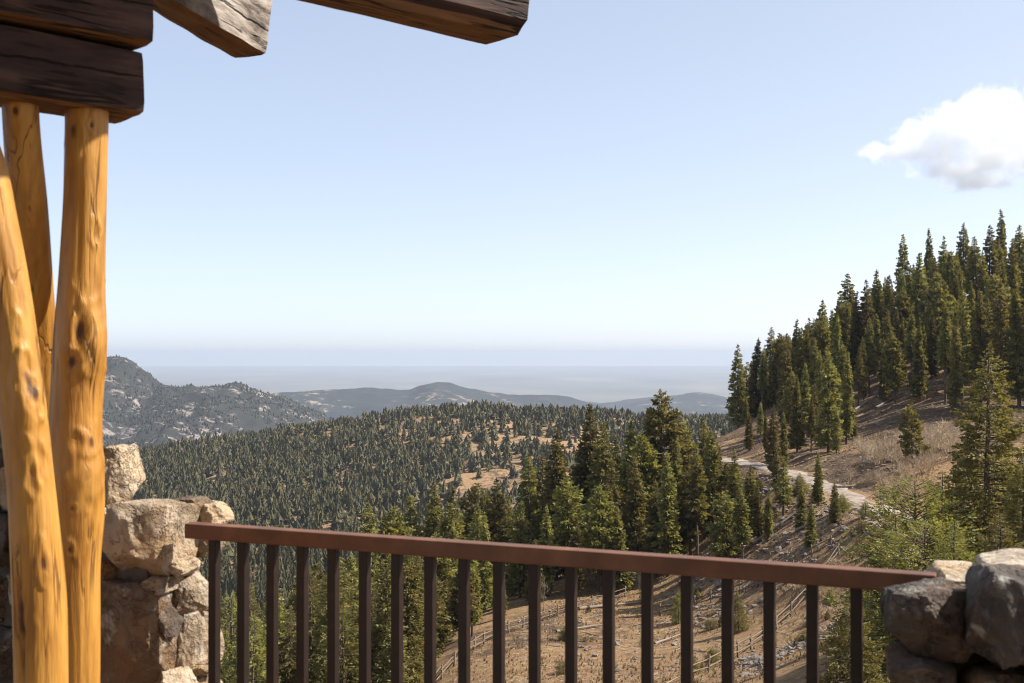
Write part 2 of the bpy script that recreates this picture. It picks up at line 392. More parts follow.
rows = np.exp(np.linspace(math.log(40.0), math.log(2400.0+60), 430))-60
uc = np.linspace(-1, 1, 380); uc = np.sign(uc)*np.abs(uc)**1.15*.95
GY, GU = np.meshgrid(rows, uc, indexing='ij'); GX = GU*(GY+45)
GZ = height(GX, GY)
nr, nc = GX.shape
idx = np.arange(nr*nc).reshape(nr, nc)
F = np.stack([idx[:-1, :-1], idx[:-1, 1:], idx[1:, 1:], idx[1:, :-1]], -1).reshape(-1, 4)
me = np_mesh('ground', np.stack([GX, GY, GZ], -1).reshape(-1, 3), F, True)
at = me.attributes.new('duff_shade', 'FLOAT', 'POINT'); at.data.foreach_set('value', duff_shade_at(GX.ravel(), GY.ravel()).astype(np.float32))
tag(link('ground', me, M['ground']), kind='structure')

# gravel road, a strip along the bench cut for it
def catmull(pts, n):
    out = []
    pts = [np.array(p, float) for p in pts]; pts = [2*pts[0]-pts[1]]+pts+[2*pts[-1]-pts[-2]]
    for i in range(1, len(pts)-2):
        p0, p1, p2, p3 = pts[i-1:i+3]
        for k in range(n):
            t = k/n
            out.append(.5*((2*p1)+(-p0+p2)*t+(2*p0-5*p1+4*p2-p3)*t*t+(-p0+3*p1-3*p2+p3)*t**3))
    out.append(pts[-2]); return np.array(out)
rp = catmull([tuple(a) for a in _road], 8)
tv = np.gradient(rp[:, :2], axis=0); tv /= np.linalg.norm(tv, axis=1)[:, None]; nv = np.stack([-tv[:, 1], tv[:, 0]], 1)
VV, FF = [], []
offs = (-2.1, -1.6, -.8, 0, .8, 1.6, 2.1)
for i in range(len(rp)):
    for j, o_ in enumerate(offs):
        wob = (.5*math.sin(i*1.7+j)+.35*math.sin(i*.73+j*2))*(abs(o_) > 1.2)
        q = rp[i, :2]+nv[i]*(o_+wob)
        VV.append((q[0], q[1], rp[i, 2]+.10-(.25 if abs(o_) > 1.8 else 0)-.06*(abs(o_) == .8)))
for i in range(len(rp)-1):
    for j in range(len(offs)-1):
        a = i*len(offs)+j; FF.append((a, a+1, a+len(offs)+1, a+len(offs)))
tag(link('road', np_mesh('road', VV, FF, True), M['road']), kind='structure')

# the plain, the rocky mountain and the foothills far off
def strip_hill(name, crest, D0, Dc, D1, zb0, zb1, mat, seed, amp, nu=260, nv_=120, px0=-350, px1=1350):
    pxs = np.linspace(px0, px1, nu); vv = np.linspace(0, 1, nv_)
    cx = [c[0] for c in crest]; cyv = [c[1] for c in crest]
    zc = CAM_Z-(np.interp(pxs, cx, cyv)-HOR)/FPX*Dc
    U, V_ = np.meshgrid(pxs, vv, indexing='ij')
    Dd = np.where(V_ < .7, D0+(Dc-D0)*V_/.7, Dc+(D1-Dc)*(V_-.7)/.3)
    X = (U-512)/FPX*Dc*(.75+.25*Dd/Dc)
    s = np.clip(np.where(V_ < .7, V_/.7, 1-(V_-.7)/.3), 0, 1); s_ = s**.85
    base = np.where(V_ < .7, zb0, zb1)
    Z = base+(zc[:, None]-base)*s_
    sc = Dc/9.0
    rid = 1-np.abs(fbm(X/sc, Dd/(sc*1.8), seed, 5))*2
    Z = Z+(rid-.6)*amp*np.clip(np.sin(s*PI*.97), 0, 1)**.8+fbm(X/(sc*.12), Dd/(sc*.12), seed+5, 4)*amp*.16
    i2 = np.arange(nu*nv_).reshape(nu, nv_)
    Fq = np.stack([i2[:-1, :-1], i2[1:, :-1], i2[1:, 1:], i2[:-1, 1:]], -1).reshape(-1, 4)
    o = link(name, np_mesh(name, np.stack([X, Dd, Z], -1).reshape(-1, 3), Fq, True), mat)
    tag(o, kind='structure'); return X, Dd, Z
MX, MY, MZ = strip_hill('mountain', [(-350, 380), (-150, 352), (0, 362), (60, 360), (95, 358), (105, 355), (122, 355), (132, 359), (148, 371), (163, 382), (180, 386), (200, 388), (225, 385), (238, 384), (250, 388), (262, 391), (280, 397), (300, 407), (325, 415), (350, 424), (400, 450), (500, 480)],
    2100, 3500, 4700, -330, -420, M['mountain'], 4, 60, 420, 170, -350, 520)
strip_hill('foothills', [(-300, 395), (100, 396), (240, 399), (270, 393), (300, 391), (345, 389), (380, 388), (410, 389), (424, 385), (437, 382), (450, 383), (470, 388), (492, 393), (520, 395), (545, 394), (570, 396), (590, 401), (612, 407), (640, 413), (760, 415), (1350, 400)],
    4900, 5900, 7200, -365, -374, M['foothill'], 31, 45, 620, 110)
strip_hill('far_foothills', [(-300, 410), (560, 412), (600, 408), (625, 405), (645, 400), (665, 396), (685, 394), (700, 392), (712, 394), (735, 399), (760, 396), (800, 401), (1350, 405)],
    6900, 7900, 9400, -368, -376, M['foothill'], 47, 38, 500, 80)
g = 24
px_ = np.linspace(-34000, 34000, g); py_ = np.linspace(1500, 34500, g)
A, B = np.meshgrid(px_, py_, indexing='ij'); i2 = np.arange(g*g).reshape(g, g)
Fq = np.stack([i2[:-1, :-1], i2[1:, :-1], i2[1:, 1:], i2[:-1, 1:]], -1).reshape(-1, 4)
tag(link('plain', np_mesh('plain', np.stack([A, B, np.full_like(A, -372.0)], -1).reshape(-1, 3), Fq), M['plain']), kind='structure')

# ------------------------------------------------------------------ conifers
def stick(V, F, a, b, ra, rb, n=5):
    a = Vector(a); b = Vector(b); d = b-a
    q = d.to_track_quat('Z', 'Y'); base = len(V)
    for p, r in ((a, ra), (b, rb)):
        for k in range(n):
            t = 2*PI*k/n; V.append(tuple(p+q@Vector((math.cos(t)*r, math.sin(t)*r, 0))))
    for k in range(n):
        F.append((base+k, base+(k+1) % n, base+n+(k+1) % n, base+n+k))

def conifer(name, seed, H, W, cb, levels, per, steps, slen, swid, style='fir', gap=.12, droop=.25, lean=.0):
    """one conifer: crown mesh of needle sprays, trunk mesh with its limbs. Base at the origin, height H, crown half width W"""
    rnd = random.Random(seed)
    TV, TF = [], []
    nseg = 9; tr = .013*H+.05
    path = []
    ox = oy = 0
    for i in range(nseg+1):
        t = i/nseg; ox += rnd.uniform(-1, 1)*.012*H*(.4); oy += rnd.uniform(-1, 1)*.012*H*.4
        path.append(Vector((ox*t+lean*H*t*t, oy*t, H*t-(.6 if i == 0 else 0))))
    def at(z):
        t = max(0, min(.9999, z/H))*nseg; i = int(t); return path[i].lerp(path[i+1], t-i)
    for i in range(nseg):
        t0, t1 = i/nseg, (i+1)/nseg
        stick(TV, TF, path[i], path[i+1], tr*(1-t0)**.8+.012, tr*(1-t1)**.8+.012, 7)
    pts, dirs, sizes = [], [], []
    bulges = [(rnd.uniform(0, 2*PI), rnd.uniform(.1, .9), rnd.uniform(-.25, .45)) for _ in range(7)]
    nbr = levels*per; ga = rnd.random()*6.28
    for li in range(nbr):
        f = min(.999, (li+rnd.random()*3)/(nbr+2))
        z = H*(cb+(1-cb)*f)
        if style == 'fir': prof = (1-f)**.80*(.62+.38*min(1, f/.15))+.02
        elif style == 'pine': prof = (min(1, f/.35+.45))*(1-f**2.3)**.8+.05
        elif style == 'spire': prof = .95*(1-f)**.74*(.55+.45*min(1, f/.2))+.02
        else: prof = (1-f)**.9+.04
        L0 = W*prof
        for _one in (0,):
            if rnd.random() < gap: continue
            ga += 2.39996; az = ga+rnd.uniform(-.6, .6)
            L = L0*rnd.uniform(.55, 1.2)
            for (ba, bz, bs) in bulges:
                da = math.cos(az-ba)
                if da > .5: L *= 1+bs*math.exp(-((f-bz)/.13)**2)*da
            up = (.75 if style == 'pine' else .42)*(f-.42)-droop*.35+rnd.uniform(-.15, .15)
            d = Vector((math.cos(az), math.sin(az), up)).normalized()
            o = at(z); sag = droop*L*.30*(1-f)
            tipup = .22*L*(1 if style != 'spire' else .6)
            def bp(s): return o+d*(L*s)+Vector((0, 0, -sag*s+tipup*s*s*.8))
            if L > .35*W or rnd.random() < .3:
                stick(TV, TF, o, bp(.55), .014*L+.012, .008*L+.006, 3); stick(TV, TF, bp(.55), bp(.97), .008*L+.006, .004, 3)
            ns = max(2, int(steps*L/W+1.5))
            side = d.cross(Vector((0, 0, 1))).normalized()
            for s_i in range(ns):
                s = .22+.78*(s_i+rnd.random())/ns
                if style == 'pine': s = .40+.60*(s-.22)/.78
                p = bp(s)
                spread = (1.06-s)*.50*L+.05
                for q in range(3):
                    sg = rnd.choice((-1, 1)); off = rnd.random()**.8*spread
                    pp = p+side*(sg*off)+d*(off*.45)+Vector((0, 0, rnd.uniform(-.24, .18)*(L*.4+.25)))
                    dd = (d*rnd.uniform(.5, 1.1)+side*(sg*rnd.uniform(.1, .9))+Vector((0, 0, rnd.uniform(-.35, .55 if style != 'fir' else .35)))).normalized()
                    pts.append(pp); dirs.append(dd); sizes.append(rnd.uniform(.6, 1.4)*(.42+.58*min(1, (1-f)/.30)))
    # leader
    for i in range(10):
        p = at(H*(1-.045*i*rnd.random())); pts.append(p)
        dirs.append(Vector((rnd.uniform(-.5, .5), rnd.uniform(-.5, .5), 1)).normalized()); sizes.append(.5)
    n = len(pts); rs = np.random.RandomState(seed)
    Pn = np.array([tuple(p) for p in pts]); Dn = np.array([tuple(d) for d in dirs]); S = np.array(sizes)[:, None]
    rv = rs.randn(n, 3); rv[:, 2] *= .6
    Sd = np.cross(Dn, rv); Sd /= np.linalg.norm(Sd, axis=1)[:, None]+1e-9
    Nn = np.cross(Dn, Sd)
    ln = slen*S*(1+.25*rs.randn(n, 1)); wd = swid*S*(1+.25*rs.randn(n, 1))
    base = Pn-Dn*ln*.35; tip = Pn+Dn*ln*.65; md = Pn+Dn*ln*.05+Nn*wd*.22
    l = md+Sd*wd-Nn*wd*.35; r = md-Sd*wd-Nn*wd*.35
    l2 = Pn+Dn*ln*.42+Sd*wd*.75-Nn*wd*.3; r2 = Pn+Dn*ln*.40-Sd*wd*.8-Nn*wd*.3
    V = np.stack([base, l, md, r, tip, l2, r2], 1).reshape(-1, 3)
    k0 = (np.arange(n)*7)[:, None]
    Fa = np.concatenate([k0+np.array([[0, 2, 1]]), k0+np.array([[0, 3, 2]]), k0+np.array([[2, 4, 5]]), k0+np.array([[2, 6, 4]])], 0)
    crown = np_mesh(name+'_crown', V, Fa)
    trunk = np_mesh(name+'_trunk', TV, TF, True)
    return dict(crown=crown, trunk=trunk, H=H)

protos = {
 'fir': [conifer('fir', 11+i, 15, w_, .07, 38, 5, 7, .72, .20, 'fir', .10, dr) for i, (w_, dr) in enumerate(((2.2, .35), (1.8, .25), (2.5, .4), (2.0, .5), (2.3, .3), (1.6, .45)))],
 'tall': [conifer('tall', 21+i, 16, w_, cb_, 32, 5, 6, .70, .19, 'fir', .20, dr) for i, (w_, cb_, dr) in enumerate(((2.2, .28, .4), (1.8, .34, .3), (2.4, .22, .5), (1.6, .40, .45)))],
 'spire': [conifer('spire', 31+i, 16, w_, .09, 40, 5, 7, .68, .18, 'spire', .12, .55) for i, w_ in enumerate((2.2, 1.8, 2.5, 2.0, 1.6))],
 'pine': [conifer('pine', 51+i, 14, w_, .22, 30, 5, 8, .76, .22, 'pine', .16, .15) for i, w_ in enumerate((2.5, 2.1, 2.9, 2.5, 1.8))],
 'gully': [conifer('gully', 91+i, 14, w_, .08, 46, 6, 11, .40, .095, st_, .14, .3) for i, (w_, st_) in enumerate(((2.2, 'fir'), (2.0, 'spire'), (2.3, 'pine'), (1.8, 'fir')))],
 'near': [conifer('near', 71, 12, 3.1, .10, 44, 5, 16, .34, .085, 'fir', .20, .15, .01), conifer('near', 72, 10, 3.0, .03, 40, 6, 16, .34, .085, 'fir', .14, .2), conifer('near', 73, 11, 2.7, .06, 40, 6, 15, .34, .085, 'pine', .2, .15)],
 'bush': [conifer('bush', 81, 7, 2.6, .02, 36, 7, 20, .22, .052, 'fir', .12, .1), conifer('bush', 82, 7, 2.9, .02, 34, 7, 20, .22, .052, 'pine', .15, .1), conifer('bush', 83, 7, 2.2, .02, 34, 7, 18, .22, .052, 'spire', .15, .3)],
}
for k, lst in protos.items():
    nm = M['needles_near'] if k in ('near', 'bush') else M['needles']
    for p in lst: p['crown'].materials.append(nm); p['trunk'].materials.append(M['bark'])

n_trees = 0
TREES = []
def tree(kind, i, x, y, Ht, label, group=None, wid=1.0, rz=None, name=None, z=None):
    global n_trees
    rr = random.Random(int(x*91+y*37)); n_trees += 1
    p = protos[kind][i % len(protos[kind])]
    z = h1(x, y) if z is None else z
    root = empty(name or {'pine': 'pine_tree', 'bush': 'young_fir'}.get(kind, 'conifer_tree'), (x, y, z-.05))
    s = Ht/p['H']; root.scale = (s*wid, s*wid, s)
    root.rotation_euler = (rr.uniform(-.025, .025), rr.uniform(-.025, .025), rr.uniform(0, 6.28) if rz is None else rz)
    tag(root, label, 'tree', group)
    link('trunk', p['trunk'], parent=root); link('crown', p['crown'], parent=root)
    TREES.append((x, y)); return root
def tree_px(kind, i, px, top, D, label, group=None, wid=1.0, lo=6, hi=26):
    x = (px-512)/FPX*D; z = h1(x, D); zt = CAM_Z-(top-HOR)/FPX*D
    H = min(hi, max(lo, zt-z)); return tree(kind, i, x, D, H, label, group, wid)
def clear(x, y, d): return all((x-a)**2+(y-b)**2 > d*d for a, b in TREES)

G_HILL = 'dense dark conifers covering the steep right hillside'
G_MID = 'conifers crowded on the spur in the middle'
G_GULCH = 'conifers filling the gully behind the balusters'
# skyline row on the right ridge
sky_named = {738: 'slim dark spire conifer standing apart at the low far end of the ridge skyline', 902: 'tall pointed conifer with bare sky to its left, high on the ridge',
             930: 'narrow spire conifer just right of the pointed one on the ridge skyline', 963: 'round topped conifer standing above its neighbours on the upper ridge',
             1001: 'tallest conifer of all, at the highest point of the ridge skyline', 768: 'first broad conifer beside the slim one at the low end of the ridge',
             848: 'dark conifer poking up halfway along the ridge skyline', 944: 'thin bare topped conifer between two spires on the upper ridge'}
for i, (px, top) in enumerate(((738, 344), (755, 338), (768, 327), (779, 333), (796, 319), (810, 318), (824, 300), (839, 294), (848, 273), (857, 291), (867, 280), (879, 270), (902, 234), (918, 252), (930, 228), (944, 236), (963, 223), (978, 236), (989, 225), (1001, 209), (1011, 238), (1020, 225), (1040, 220), (1062, 205))):
    best = None
    for D in (228, 236, 244, 252, 260, 268, 276, 284, 292):
        x = (px-512)/FPX*D; Hn = CAM_Z-(top-HOR)/FPX*D-h1(x, D)
        sc_ = abs(Hn-17)
        if best is None or sc_ < best[0]: best = (sc_, D)
    tree_px(('spire', 'fir', 'spire', 'fir', 'spire')[i % 5], i, px, top, best[1], sky_named.get(px, 'dark conifer in the skyline row along the right ridge'), None if px in sky_named else 'conifers in the skyline row', 1.0 if px not in (902, 930, 944) else .85, 8, 24)
# trees on the bank and beside the road
for px, top, D, kd, i, lab in ((773, 404, 150, 'spire', 0, 'dark conifer beside the gravel road with its lower trunk bare'), (797, 378, 172, 'fir', 1, 'conifer rising behind the far bend of the gravel road'),
                          (828, 350, 166, 'fir', 2, 'tall full conifer above the gravel road bank'), (846, 352, 172, 'spire', 1, 'narrow conifer touching the tall full one above the road bank'),
                          (912, 402, 138, 'pine', 2, 'brownish ragged conifer among bare shrubs above the road'), (786, 340, 200, 'spire', 2, 'dark conifer at the top of the eroded bank')) + tuple((a, b, c, d, i, None) for i, (a, b, c, d) in enumerate(((760, 402, 190, 'tall'), (805, 362, 194, 'fir'), (815, 384, 180, 'spire'), (838, 372, 184, 'tall'), (858, 346, 206, 'tall'), (783, 412, 163, 'fir'), (852, 392, 177, 'fir'), (836, 408, 163, 'spire'), (811, 398, 169, 'tall'), (766, 418, 180, 'spire'), (749, 436, 186, 'fir'), (746, 396, 207, 'tall'), (820, 350, 208, 'spire'), (792, 372, 196, 'pine'), (842, 340, 214, 'fir'), (945, 305, 187, 'tall'), (962, 292, 185, 'tall'), (981, 290, 183, 'fir'), (1000, 280, 181, 'tall'), (1019, 276, 179, 'spire'), (1040, 270, 178, 'fir'), (955, 318, 178, 'spire')))):
    tree_px(kd, i, px, top, D, lab or ('conifer on the bank between the gravel road and the ridge' if px < 900 else 'conifer in the front row of the hillside stand above the bare bank'), None if lab else ('conifers on the bank above the road' if px < 900 else 'front row of the hillside stand'), .9)
# right hillside fill
rg = random.Random(5); cnt = 0; tries = 0
while cnt < 100 and tries < 9000:
    tries += 1
    px = rg.uniform(745, 1050); edge = 190+max(0, (930-px))*.26
    D = edge+(272-edge)*rg.random()**1.6; x = (px-512)/FPX*D
    if D < edge or not clear(x, D, 3.6): continue
    z = h1(x, D); top = HOR-(z+14-CAM_Z)*FPX/D
    lim = np.interp(px, [738, 800, 850, 900, 950, 1000, 1060], [350, 328, 300, 268, 252, 240, 225])
    Hn = rg.uniform(11, 17.5); Hmax = (HOR-lim)/FPX*D+CAM_Z-z
    if Hmax < 7: continue
    tree(rg.choice(('tall', 'tall', 'spire', 'pine', 'fir')), cnt, x, D, min(Hn, Hmax), 'dark green conifer in the dense stand on the right hillside', G_HILL, rg.uniform(.72, 1.02)); cnt += 1
# middle group
mid_named = {662: 'tallest many tipped pine rising above the middle group against the pale foothills', 589: 'tall dark conifer left of the tallest pine, its top against the far ridge', 704: 'dark conifer right of the tallest pine, at the edge of the open slope'}
for i, (px, top, D, kd) in enumerate(((372, 502, 152, 'fir'), (392, 508, 142, 'pine'), (413, 494, 150, 'fir'), (432, 484, 150, 'fir'), (455, 487, 152, 'spire'), (478, 484, 146, 'pine'), (500, 478, 150, 'fir'), (530, 453, 148, 'spire'), (541, 455, 156, 'fir'), (556, 430, 146, 'fir'), (569, 478, 136, 'pine'), (589, 403, 150, 'spire'), (600, 421, 144, 'fir'), (598, 486, 132, 'pine'), (610, 460, 140, 'fir'), (629, 420, 150, 'fir'), (644, 434, 146, 'pine'), (637, 453, 138, 'spire'), (662, 391, 150, 'pine'), (676, 440, 140, 'fir'), (684, 417, 152, 'fir'), (704, 416, 146, 'spire'), (716, 441, 150, 'fir'), (728, 462, 138, 'pine'), (741, 480, 128, 'fir'), (720, 506, 126, 'fir'), (520, 500, 136, 'fir'), (485, 512, 130, 'spire'), (452, 520, 128, 'fir'), (545, 505, 132, 'fir'), (575, 520, 130, 'spire'), (620, 505, 131, 'fir'), (655, 480, 135, 'fir'), (690, 470, 136, 'pine'), (712, 428, 141, 'fir'), (734, 449, 136, 'spire'), (747, 474, 131, 'fir'), (697, 446, 134, 'tall'), (668, 452, 133, 'spire'), (650, 425, 152, 'tall'), (615, 436, 153, 'spire'), (580, 440, 150, 'tall'), (726, 490, 122, 'pine'), (758, 497, 124, 'spire'))):
    tree_px(kd, i, px, top, D, mid_named.get(px, 'sunlit conifer in the crowded middle group behind the handrail'), None if px in mid_named else G_MID, 1.0, 6, 23)
cnt = 0; tries = 0
while cnt < 34 and tries < 4000:
    tries += 1
    D = rg.uniform(132, 172); px = rg.uniform(340, 745); x = (px-512)/FPX*D
    if not clear(x, D, 3.2): continue
    top = np.interp(px, [340, 430, 500, 560, 600, 660, 745], [520, 505, 495, 470, 450, 440, 480])+rg.uniform(0, 50)
    tree_px(rg.choice(('fir', 'spire', 'pine')), cnt, px, top, D, 'sunlit conifer in the crowded middle group behind the handrail', G_MID, rg.uniform(.9, 1.15), 6, 18); cnt += 1
# gully behind the balusters
cnt = 0; tries = 0
while cnt < 80 and tries < 9000:
    tries += 1
    D = rg.uniform(78, 132); px = rg.uniform(196, 548); x = (px-512)/FPX*D
    if not clear(x, D, 3.1): continue
    fx = np.interp(D, [66, 95, 115, 135], [392, 425, 500, 555])
    if px > fx: continue
    top = np.interp(px, [196, 230, 300, 380, 450, 540], [612, 600, 562, 540, 530, 535])+rg.uniform(-6, 70)
    z = h1(x, D); Hn = CAM_Z-(top-HOR)/FPX*D-z
    if Hn < 5: continue
    tree('gully' if D < 100 else rg.choice(('fir', 'fir', 'spire', 'pine')), cnt, x, D, min(Hn, 19), 'sunlit conifer packed in the gully below the railing', G_GULCH, rg.uniform(.9, 1.2)); cnt += 1
# near trees on the right
tree_px('near', 0, 985, 345, 60, 'tall open yellow green fir with a visible trunk above the stone pillar', None, 1.0, 9, 14)
tree_px('near', 1, 940, 470, 62, 'bushy bright fir left of the open tall fir above the handrail end', None, 1.1, 5, 9)
tree_px('near', 1, 1022, 455, 56, 'bushy yellow green fir cut by the picture edge above the stone pillar', None, 1.1, 5, 10)
tree_px('near', 0, 1050, 400, 66, 'fir mostly outside the picture beyond the stone pillar', None, 1.1, 5, 12)
tree_px('bush', 0, 893, 512, 44, 'bright bushy young fir directly behind the handrail end', None, 1.0, 3, 7)
tree_px('bush', 1, 915, 478, 58, 'bushy young fir between the handrail end and the bright fir', None, 1.1, 3, 8)
tree_px('near', 1, 968, 440, 70, 'full bright fir just left of the tall open fir trunk', None, 1.1, 5, 10)
tree_px('near', 0, 1004, 430, 64, 'yellow green fir between the tall open fir and the picture edge', None, 1.1, 5, 11)
tree_px('bush', 1, 925, 520, 42, 'low bushy young fir over the tip of the handrail', None, 1.1, 2.5, 6)
tree_px('bush', 0, 1000, 512, 42, 'bushy young fir behind the highest capstone', None, 1.1, 2.5, 6)
tree_px('bush', 0, 852, 585, 34, 'young fir showing under the handrail beside the last baluster', None, .9, 3, 6)
tree_px('bush', 0, 955, 520, 40, 'bushy young fir behind the flat capstones', None, 1.0, 3, 6)
tree_px('bush', 0, 738, 590, 100, 'small lone young conifer on the dry slope seen between two balusters', None, .9, 2, 5)
tree_px('bush', 0, 678, 588, 112, 'small dark sapling beside the log fence on the dry slope', None, .8, 2, 4)
for i, (px, D, h_) in enumerate(((752, 127, 7.5), (768, 122, 5.0), (783, 128, 6.5), (800, 119, 4.5), (818, 124, 5.5), (742, 119, 8.0), (835, 114, 4.0), (728, 124, 7.0), (776, 136, 5.5), (810, 112, 4.2))):
    tree(('fir', 'spire', 'tall')[i % 3], i, (px-512)/FPX*D, D, h_, 'young conifer on the rubble slope between the gravel road and the handrail', 'young conifers below the road', 1.15)
for i, (px, D) in enumerate(((735, 140), (752, 132), (770, 128), (815, 126), (842, 117), (760, 145), (722, 142), (800, 133), (865, 112), (700, 128), (880, 100), (905, 98))):
    x = (px-512)/FPX*D; tree('bush', 0, x, D, 1.4+.9*((i*7) % 5)/4, 'low juniper bush on the rubble slope below the gravel road', 'juniper bushes below the road', 1.5, None, 'juniper_bush')['category'] = 'bush'
print('individual trees', n_trees, [ (round(512+FPX*a/b), round(b), round(h1(a,b),1)) for a,b in TREES[30:146:9]])

# ------------------------------------------------------------------ the far forest: one uncountable mass
def star_tree(seed, tiers, k):
    rs = np.random.RandomState(seed); V, F_ = [], []
    for t in range(tiers):
        z0 = .06+.94*t/tiers*.97; z1 = min(1.0, z0+2.1/tiers); r = .19*(1-.90*(t/tiers)**1.25)*(.9+.3*rs.rand())
        a0 = rs.rand()*6.28; b = len(V); V.append((.01*rs.randn(), .01*rs.randn(), z1))
        for i in range(k):
            a = a0+2*PI*i/k; rr = r*(1.25 if i % 2 else .62)*(.75+.5*rs.rand())
            V.append((math.cos(a)*rr, math.sin(a)*rr, z0+(.0 if i % 2 else .05)-.05*rs.rand()))
        for i in range(k): F_.append((b, b+1+i, b+1+(i+1) % k))
    return np.array(V), np.array(F_)
def forest(name, X, Y, Z, Hs, variants, wid, seed, mat):  # merged
    rs = np.random.RandomState(seed); Vs, Fs = [], []; base = 0
    vid = rs.randint(0, len(variants), len(X))
    for v, (bv, bf) in enumerate(variants):
        m = np.where(vid == v)[0]
        if len(m) == 0: continue
        a = rs.rand(len(m))*6.28; c, s = np.cos(a), np.sin(a); h = Hs[m]; w_ = (h*.6+4)*wid*(.6+.75*rs.rand(len(m)))
        x = (bv[None, :, 0]*c[:, None]-bv[None, :, 1]*s[:, None])*w_[:, None]+X[m][:, None]
        y = (bv[None, :, 0]*s[:, None]+bv[None, :, 1]*c[:, None])*w_[:, None]+Y[m][:, None]
        z = bv[None, :, 2]*h[:, None]+Z[m][:, None]
        Vs.append(np.stack([x, y, z], -1).reshape(-1, 3))
        Fs.append((bf[None]+(np.arange(len(m))*len(bv))[:, None, None]+base).reshape(-1, 3)); base += len(m)*len(bv)
    o = link(name, np_mesh(name, np.concatenate(Vs), np.concatenate(Fs)), mat)
    return o
va = [star_tree(100+i, 10, 12) for i in range(4)]; vb = [star_tree(200+i, 6, 9) for i in range(4)]; vc = [star_tree(300+i, 2, 6) for i in range(3)]
def scatter(n, D0, D1, px0, px1, seed):
    rs = np.random.RandomState(seed)
    D = np.sqrt(rs.rand(n)*(D1**2-D0**2)+D0**2); px = px0+rs.rand(n)*(px1-px0)
    return (px-512)/FPX*D, D, px, rs
# valley sides, 170 to 640 m
X, Y, px, rs = scatter(3600, 172, 640, -60, 735, 1)
k = (px < 470) & (Y > 200) | (Y > 330); k &= rs.rand(len(X)) < .85
X, Y = X[k], Y[k]; Hh = 9+7*rs.rand(len(X))
o = forest('forest', X, Y, height(X, Y)-.3, Hh, va, 1.0, 2, M['needles_far'])
tag(o, 'dense blue green conifers filling the deep valley below the railing', 'forest', kind='stuff')
# the rounded hill across the valley
X, Y, px, rs = scatter(27000, 640, 1500, -120, 860, 3)
nz = fbm(X/85, Y/60, 71, 4); n2 = fbm(X/22, Y/22, 77, 3)
open_ = np.interp(px, [300, 400, 480, 600, 700], [-.4, -.02, .34, .42, .2])*np.interp(Y, [640, 720, 850, 1010, 1040, 1100], [.6, 1, 1.05, .95, .2, -.6])
dens = np.clip(.98-1.30*np.clip(open_*1.08-.03+nz*.95+n2*.30, 0, 1), .07, 1)
k = rs.rand(len(X)) < dens; X, Y = X[k], Y[k]; Hh = 4.0+8.0*rs.rand(len(X))**.9+2.5*n2[k]
o = forest('forest', X, Y, height(X, Y)-.3, Hh, vb, 1.5, 4, M['needles_far'])
tag(o, 'dark conifer forest thinning to sandy clearings on the rounded hill across the valley', 'forest', kind='stuff')
X, Y, px, rs = scatter(5200, 1650, 2250, 560, 1000, 5)
o = forest('forest', X, Y, height(X, Y)-.3, 9+4*rs.rand(len(X)), vc, 1.3, 6, M['needles_dist'])
tag(o, 'dark blue strip of forest on the low ridge behind the middle group', 'forest', kind='stuff')
# trees on the rocky mountain
rs = np.random.RandomState(8); nm = 26000
iu = rs.randint(20, MX.shape[0]-1, nm); iv = rs.randint(0, int(MX.shape[1]*.72), nm); fu = rs.rand(nm); fv = rs.rand(nm)
def bil(Am): return (Am[iu, iv]*(1-fu)+Am[iu+1, iv]*fu)*(1-fv)+(Am[iu, iv+1]*(1-fu)+Am[iu+1, iv+1]*fu)*fv
X, Y, Z = bil(MX), bil(MY), bil(MZ)
k = fbm(X/140, Y/140, 81, 4)+.35*fbm(X/30, Y/30, 88, 2) < .10
k &= ~((X < -1080) & (Z > -70) & (rs.rand(nm) < .55))
X, Y, Z = X[k], Y[k], Z[k]
o = forest('forest', X, Y, Z-1, 4+5.5*rs.rand(len(X)), vc, 1.9, 9, M['needles_dist'])
tag(o, 'sparse distant conifers speckling the rocky mountain', 'forest', kind='stuff')

# ------------------------------------------------------------------ ground cover on the dry slope
rs = np.random.RandomState(12)
def tufts(n, D0, D1, p0, p1, hmin, hmax, keep):
    X, Y, px, r_ = scatter(n, D0, D1, p0, p1, int(D0)); k = keep(X, Y, px, r_); X, Y = X[k], Y[k]
    d, _ = road_dist(X, Y); k = d > 3.0; X, Y = X[k], Y[k]; Z = height(X, Y)
    nb = 6; n = len(X); hh = hmin+(hmax-hmin)*r_.rand(n)**2
    a = r_.rand(n, nb)*6.28; le = .25+.5*r_.rand(n, nb)
    bx = X[:, None]+.12*hh[:, None]*np.cos(a); by = Y[:, None]+.12*hh[:, None]*np.sin(a)
    tx = X[:, None]+np.cos(a)*le*hh[:, None]; ty = Y[:, None]+np.sin(a)*le*hh[:, None]; tz = Z[:, None]+hh[:, None]*(.7+.5*r_.rand(n, nb))
    wx = -np.sin(a)*.11*hh[:, None]; wy = np.cos(a)*.11*hh[:, None]; z0 = np.repeat((Z-.05)[:, None], nb, 1)
    V = np.stack([np.stack([bx+wx, by+wy, z0], -1), np.stack([bx-wx, by-wy, z0], -1), np.stack([tx, ty, tz], -1)], 2).reshape(-1, 3)
    return V
V = np.concatenate([tufts(16000, 66, 150, 430, 940, .08, .34, lambda X, Y, px, r_: (fbm(X/9, Y/9, 5, 3)+.25*r_.rand(len(X)) > -.05) & (px > np.interp(Y, [66, 95, 115, 150], [400, 440, 520, 600]))),
                    tufts(9000, 140, 240, 715, 1040, .08, .36, lambda X, Y, px, r_: fbm(X/11, Y/11, 6, 3)+.3*r_.rand(len(X)) > .05)])
o = link('dry_grass', np_mesh('dry_grass', V, np.arange(len(V)).reshape(-1, 3)), M['dry_grass'])
